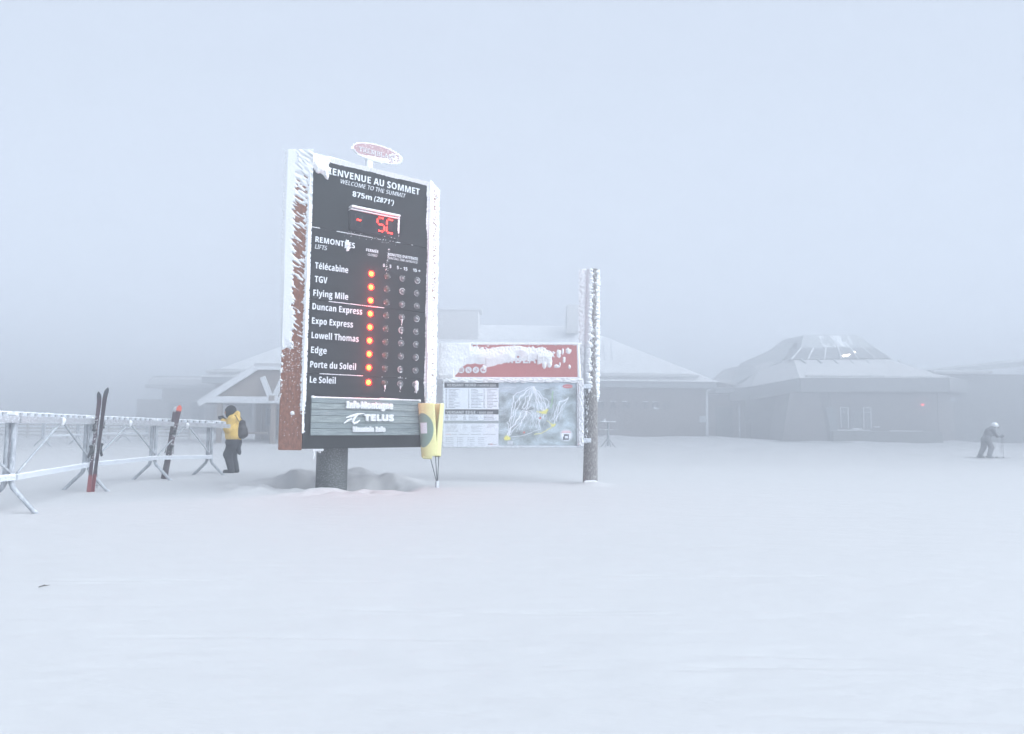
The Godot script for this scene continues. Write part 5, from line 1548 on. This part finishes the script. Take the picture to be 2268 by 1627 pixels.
	part(s, "counter_snow", blob([[Vector3(25.4, 1.0, 0.6), Vector3(27.9, 1.0, 0.6), 0.06, 0.05], [Vector3(28.3, 1.28, 0.5), Vector3(28.7, 1.28, 0.5), 0.06, 0.05], [Vector3(29.5, 0.98, 0.6), Vector3(32.0, 0.98, 0.6), 0.05, 0.04], [Vector3(26.6, 1.05, 0.7), Vector3(27.2, 1.08, 0.7), 0.12, 0.08]], 0.05, 0.06), rime)
	# wing at the right: flat snow edge and a rising roof
	var wing := part(s, "wing_wall", bevel_box(Vector3(20.0, 6.6, 12.0), 0.03), plain("wing_wall", 0.13, 0.135, 0.14, 0.85), shifted(Vector3(44.2, 2.4, -8.2)))
	block(s, "wing_snow", Vector3(34.3, 5.72, -2.2), Vector3(39.2, 5.95, -1.6), snow, 0.05)
	roof_slab(s, "wing_roof", [Vector3(34.0, 5.95, -1.9), Vector3(56.0, 8.2, -1.9), Vector3(56.0, 8.8, -14.0), Vector3(34.0, 6.2, -14.0)], 0.4, metal)
	part(s, "oval_sign", ellipse_plate(0.95, 0.24, 0.1), plain("oval_sign_pale", 0.30, 0.33, 0.36), shifted(Vector3(35.3, 3.56, -1.85)))
	block(s, "terrace", Vector3(20.0, -0.8, 0.4), Vector3(26.0, 0.10, 2.2), plain("terrace_side", 0.10, 0.105, 0.10, 0.85), 0.05)

func build_shelter() -> void:
	# open timber shelter, its truss white with rime
	var s := thing("timber_shelter", "open timber shelter with clipped gable, its truss white with rime", "shelter", Vector3(-14.05, 0, -42.0))
	var brown := grained("shelter_brown", [[0.0, 0.19, 0.15, 0.125], [1.0, 0.25, 0.205, 0.175]], 0.02, Vector3(0.5, 0.5, 0.5), 0.85)
	var rime: Material = mats["rime"]
	var snow: Material = mats["snow"]
	var pts := [Vector3(-4.3, 2.4, 0), Vector3(-1.05, 4.55, 0), Vector3(1.05, 4.55, 0), Vector3(4.3, 2.4, 0)]
	for k in 3:
		var a: Vector3 = pts[k]
		var b: Vector3 = pts[k + 1]
		roof_slab(s, "roof_slope", [a + Vector3(0, 0.12, 0.35), b + Vector3(0, 0.12, 0.35), b + Vector3(0, 0.12, -7.0), a + Vector3(0, 0.12, -7.0)], 0.26, snow)
		part(s, "barge_board", beam(a + Vector3(0, -0.17, 0.4), b + Vector3(0, -0.17, 0.4), 0.36 if k != 1 else 0.2, 0.12), rime)
	part(s, "gable_infill", outline_plate([Vector2(-3.6, 2.62), Vector2(-1.0, 4.3), Vector2(1.0, 4.3), Vector2(3.6, 2.62)], 0.08), brown, shifted(Vector3(0, 0, 0.05)))
	part(s, "tie_beam", bevel_box(Vector3(7.6, 0.40, 0.26), 0.04), rime, shifted(Vector3(0, 2.50, 0.32)))
	for sg in [-1.0, 1.0]:
		part(s, "strut", beam(Vector3(sg * 0.62, 3.85, 0.34), Vector3(sg * 0.1, 2.66, 0.34), 0.30, 0.16), rime)
		for z in [0.2, -6.5]:
			part(s, "post", bevel_box(Vector3(0.26, 2.7, 0.26), 0.03), brown, shifted(Vector3(sg * 3.1, 1.05, z)))
	for z in [0.2, -6.5]:
		part(s, "post", bevel_box(Vector3(0.28, 2.7, 0.28), 0.03), brown, shifted(Vector3(0.05, 1.05, z)))
	part(s, "king_plate", bevel_box(Vector3(0.34, 0.3, 0.06), 0.02), brown, shifted(Vector3(0.0, 2.62, 0.46)))
	block(s, "back_wall", Vector3(-3.4, -0.4, -6.7), Vector3(3.4, 2.9, -6.5), brown, 0.02)
	var trim := plain("lodge_trim", 0.22, 0.235, 0.245, 0.8)
	for k in 3:
		var w := block(s, "window", Vector3(-2.7 + k * 1.9, 0.9, -6.5), Vector3(-1.3 + k * 1.9, 2.2, -6.42), trim, 0.01)
		part(w, "pane", bevel_box(Vector3(1.2, 1.1, 0.03), 0.005), plain("lodge_glass", 0.03, 0.035, 0.04, 0.15), shifted(Vector3(0, 0, 0.04)))
	for sg in [-1.0, 1.0]:
		block(s, "side_rail", Vector3(sg * 1.55 - 1.3, 0.5, 0.1), Vector3(sg * 1.55 + 1.3, 0.62, 0.2), brown, 0.02)

func build_hall() -> void:
	var s := thing("far_hall", "faint low hall with a flat snowy roof, nearly lost in cloud", "hall", Vector3(0, 0, -75.0))
	var grey := grained("hall_grey", [[0.0, 0.22, 0.21, 0.20], [1.0, 0.28, 0.265, 0.255]], 0.02, Vector3(0.3, 0.3, 0.3), 0.85)
	var snow: Material = mats["snow"]
	block(s, "wall", Vector3(-37.0, -0.6, -14), Vector3(-24.0, 4.5, 0), grey, 0.05)
	block(s, "side_wall", Vector3(-40.4, -0.6, -12), Vector3(-37.0, 3.4, -1.5), grey, 0.05)
	block(s, "roof", Vector3(-38.2, 4.52, -15), Vector3(-23.5, 5.7, 0.8), snow, 0.25)
	block(s, "eave", Vector3(-38.3, 4.50, 0.81), Vector3(-23.4, 4.9, 1.0), plain("hall_eave", 0.24, 0.25, 0.26), 0.03)
	block(s, "parapet_line", Vector3(-37.8, 5.70, 0.3), Vector3(-24.0, 5.8, 0.5), plain("roof_line_grey", 0.16, 0.17, 0.18), 0.02)
	for k in 5:
		var x := -36.2 + k * 2.4
		var w := block(s, "window", Vector3(x, 1.2, 0.0), Vector3(x + 1.5, 3.2, 0.07), plain("hall_eave", 0.24, 0.25, 0.26), 0.02)
		part(w, "pane", bevel_box(Vector3(1.3, 1.8, 0.03), 0.005), plain("lodge_glass", 0.03, 0.035, 0.04, 0.15), shifted(Vector3(0, 0, 0.035)))

func build_table() -> void:
	var p := at(1347, 985, 41.0)
	var s := thing("standing_table", "small frosted standing table on splayed legs before the lodge wall", "table", Vector3(p.x, 0, p.z))
	var rime: Material = mats["rime"]
	var grey := plain("table_leg", 0.26, 0.28, 0.30, 0.7)
	part(s, "table_top", bevel_box(Vector3(0.80, 0.07, 0.7), 0.02), rime, shifted(Vector3(0, 1.44, 0)))
	part(s, "column", tube(Vector3(0, 0.05, 0), Vector3(0, 1.42, 0), 0.07), grey)
	for a in 4:
		var d := Vector3(cos(a * PI / 2 + 0.5), 0, sin(a * PI / 2 + 0.5))
		part(s, "leg", tube(Vector3(0, 0.5, 0), d * 0.48 + Vector3(0, -0.05, 0), 0.028), grey)
		part(s, "arm", tube(Vector3(0, 0.98, 0), d * 0.55 + Vector3(0, 0.98, 0), 0.02), rime)
	part(s, "snow_lump", blob([[Vector3(-0.2, 1.5, 0), Vector3(-0.17, 1.56, 0), 0.07, 0.05]], 0.02, 0.03), rime)

func build_fence() -> void:
	var s := thing("rail_fence", "pale five rail fence fading into the cloud beyond the ski rack", "fence", Vector3(-4.5, 0, -46.0))
	var m := plain("fence_timber", 0.40, 0.39, 0.38, 0.85)
	for k in 7:
		var x := -32.0 + k * 2.6
		part(s, "post", bevel_box(Vector3(0.13, 1.5, 0.13), 0.02), m, shifted(Vector3(x, 0.45, -0.05 * k)))
		if k < 6:
			for r in 5:
				part(s, "rail", bevel_box(Vector3(2.6, 0.09, 0.05), 0.01), m, shifted(Vector3(x + 1.3, 0.22 + r * 0.22, 0.08 - 0.05 * k)))

# ------------------------------------------------------------------ main
func _ready() -> void:
	rng.seed = 11
	for e in [[n_fine, 3, 1.0, 2], [n_mid, 8, 0.35, 3], [n_big, 21, 0.12, 2]]:
		e[0].seed = e[1]
		e[0].frequency = e[2]
		e[0].noise_type = FastNoiseLite.TYPE_SIMPLEX_SMOOTH
		e[0].fractal_octaves = e[3]
	# camera
	var cam := Camera3D.new()
	cam.name = "camera"
	add_child(cam)
	cam_basis = Basis.from_euler(Vector3(deg_to_rad(4.42), 0, 0)) * Basis.from_euler(Vector3(0, 0, deg_to_rad(0.6)))
	cam.transform = Transform3D(cam_basis, EYE)
	cam.fov = rad_to_deg(2.0 * atan(813.5 / FOCAL))
	cam.near = 0.05
	cam.far = 900.0
	cam.current = true
	# sky: the inside of a cloud, even all round
	var env := Environment.new()
	var sky_m := ProceduralSkyMaterial.new()
	sky_m.sky_top_color = Color(0.838, 0.885, 0.957)
	sky_m.sky_horizon_color = Color(0.838, 0.885, 0.957)
	sky_m.ground_horizon_color = Color(0.838, 0.885, 0.957)
	sky_m.ground_bottom_color = Color(0.838, 0.885, 0.957)
	sky_m.sun_angle_max = 1.0
	var sky := Sky.new()
	sky.sky_material = sky_m
	env.background_mode = Environment.BG_SKY
	env.sky = sky
	env.background_energy_multiplier = 0.09
	env.tonemap_mode = Environment.TONE_MAPPER_LINEAR
	env.tonemap_exposure = 10.9
	env.sdfgi_enabled = true
	env.ssao_enabled = true
	env.ssil_enabled = true
	# the cloud itself
	env.fog_enabled = true
	env.fog_density = 0.016
	env.fog_light_color = Color(0.95, 0.97, 1.0)
	var we := WorldEnvironment.new()
	we.name = "environment"
	we.environment = env
	add_child(we)
	# the sun, low and spread wide by the cloud, from the right
	var sun := DirectionalLight3D.new()
	sun.name = "sun"
	add_child(sun)
	sun.rotation_degrees = Vector3(-6, 75, 0)
	sun.light_color = Color(0.935, 0.966, 1.0)
	sun.light_energy = 0.5
	sun.sky_mode = DirectionalLight3D.SKY_MODE_LIGHT_ONLY
	sun.light_angular_distance = 120.0
	sun.shadow_enabled = true
	# the cloud is thicker farther back, over the whole width of the summit
	env.volumetric_fog_enabled = true
	env.volumetric_fog_density = 0.0
	var bank := FogVolume.new()
	bank.name = "mist_bank"
	bank.shape = RenderingServer.FOG_VOLUME_SHAPE_BOX
	bank.size = Vector3(216, 13.0, 126)
	var fm := FogMaterial.new()
	fm.density = 0.009
	fm.albedo = Color(0.95, 0.97, 1.0)
	bank.material = fm
	add_child(bank)
	bank.position = Vector3(0, 6.3, -85)
	tag(bank, "pale bank of mist hanging round the lodges", "mist", "", "stuff")
	# ground and large structures
	build_snow()
	print("snow")
	build_sign()
	print("sign")
	build_lodge()
	build_pavilion()
	build_shelter()
	build_hall()
	print("buildings")
	# objects
	build_map_board()
	print("map")
	var rack := build_rack("ski_rack", "frosted galvanised ski rack with two pairs of skis leaning on it", [Vector3(-7.60, -0.02, -8.2), Vector3(-7.30, 0.0, -10.4), Vector3(-7.95, 0.0, -13.4), Vector3(-7.92, 0.0, -15.8), Vector3(-7.27, -0.04, -17.2)], [1.43, 1.41, 1.37, 1.33, 1.27])
	var far := rack.duplicate()
	far.name = "ski_rack_001"
	add_child(far)
	far.position = Vector3(-14.6, 0, -25.6)
	far.set_meta("label", "empty pale ski rack barely showing in front of the rail fence")
	build_marker()
	print("rack")
	var face1 := Vector3(-0.36, 0, 0.93)
	var g1 := on_ground(196, 1092)
	build_ski("dark ski with a red tail leaning on the rack, its binding facing out", g1, Vector3(0.095, 1.9, -0.05), face1, 1.86, Color(0.05, 0.05, 0.06), Color(0.075, 0.042, 0.055), Color(0.28, 0.055, 0.06), 0.18, "red tailed pair of skis at the rack")
	build_ski("dark ski behind the red tailed one, tip curling higher, at the rack", g1 + Vector3(0.03, 0.0, -0.045), Vector3(0.115, 1.9, -0.05), -face1, 1.95, Color(0.045, 0.05, 0.06), Color(0.065, 0.045, 0.055), Color(0.25, 0.05, 0.06), 0.17, "red tailed pair of skis at the rack")
	build_ski_pole("thin ski pole planted beside the red tailed skis", on_ground(214, 1085), on_ground(214, 1085) + Vector3(-0.10, 1.35, -0.05))
	var face2 := Vector3(0.45, 0, 0.89)
	var g2 := on_ground(361, 1063)
	build_ski("black ski with a pale tip leaning against the rack upright", g2 + Vector3(-0.02, 0, -0.03), Vector3(0.20, 1.68, -0.05), -face2, 1.68, Color(0.30, 0.31, 0.34), Color(0.05, 0.03, 0.042), Color(0.05, 0.04, 0.05), 0.28, "slanted pair of skis at the rack")
	build_ski("black ski with an orange tip slanting against the rack", g2 + Vector3(0.05, 0, 0.03), Vector3(0.235, 1.68, -0.05), face2, 1.70, Color(0.85, 0.16, 0.10), Color(0.06, 0.028, 0.04), Color(0.055, 0.04, 0.05), 0.22, "slanted pair of skis at the rack")
	build_person()
	build_skier()
	print("people")
	build_table()
	build_fence()
	# a twig lying on the snow and a stray crumb of bark
	var tw := on_ground(92, 1308)
	tw.y = snow_height(tw.x, tw.z)
	var twig := thing("twig", "tiny dark twig lying alone on the bare snow", "twig", tw)
	part(twig, "stem", sweep([Vector3(-0.022, 0.006, 0.01), Vector3(-0.004, 0.012, 0.0), Vector3(0.016, 0.014, -0.012), Vector3(0.036, 0.012, -0.04)], [0.003, 0.0045, 0.004, 0.0015], 6), plain("twig_bark", 0.07, 0.06, 0.05, 0.9))
	part(twig, "side_shoot", tube(Vector3(0.0, 0.012, 0.0), Vector3(0.008, 0.02, -0.02), 0.002, 5), plain("twig_bark", 0.07, 0.06, 0.05, 0.9))
	print("done")
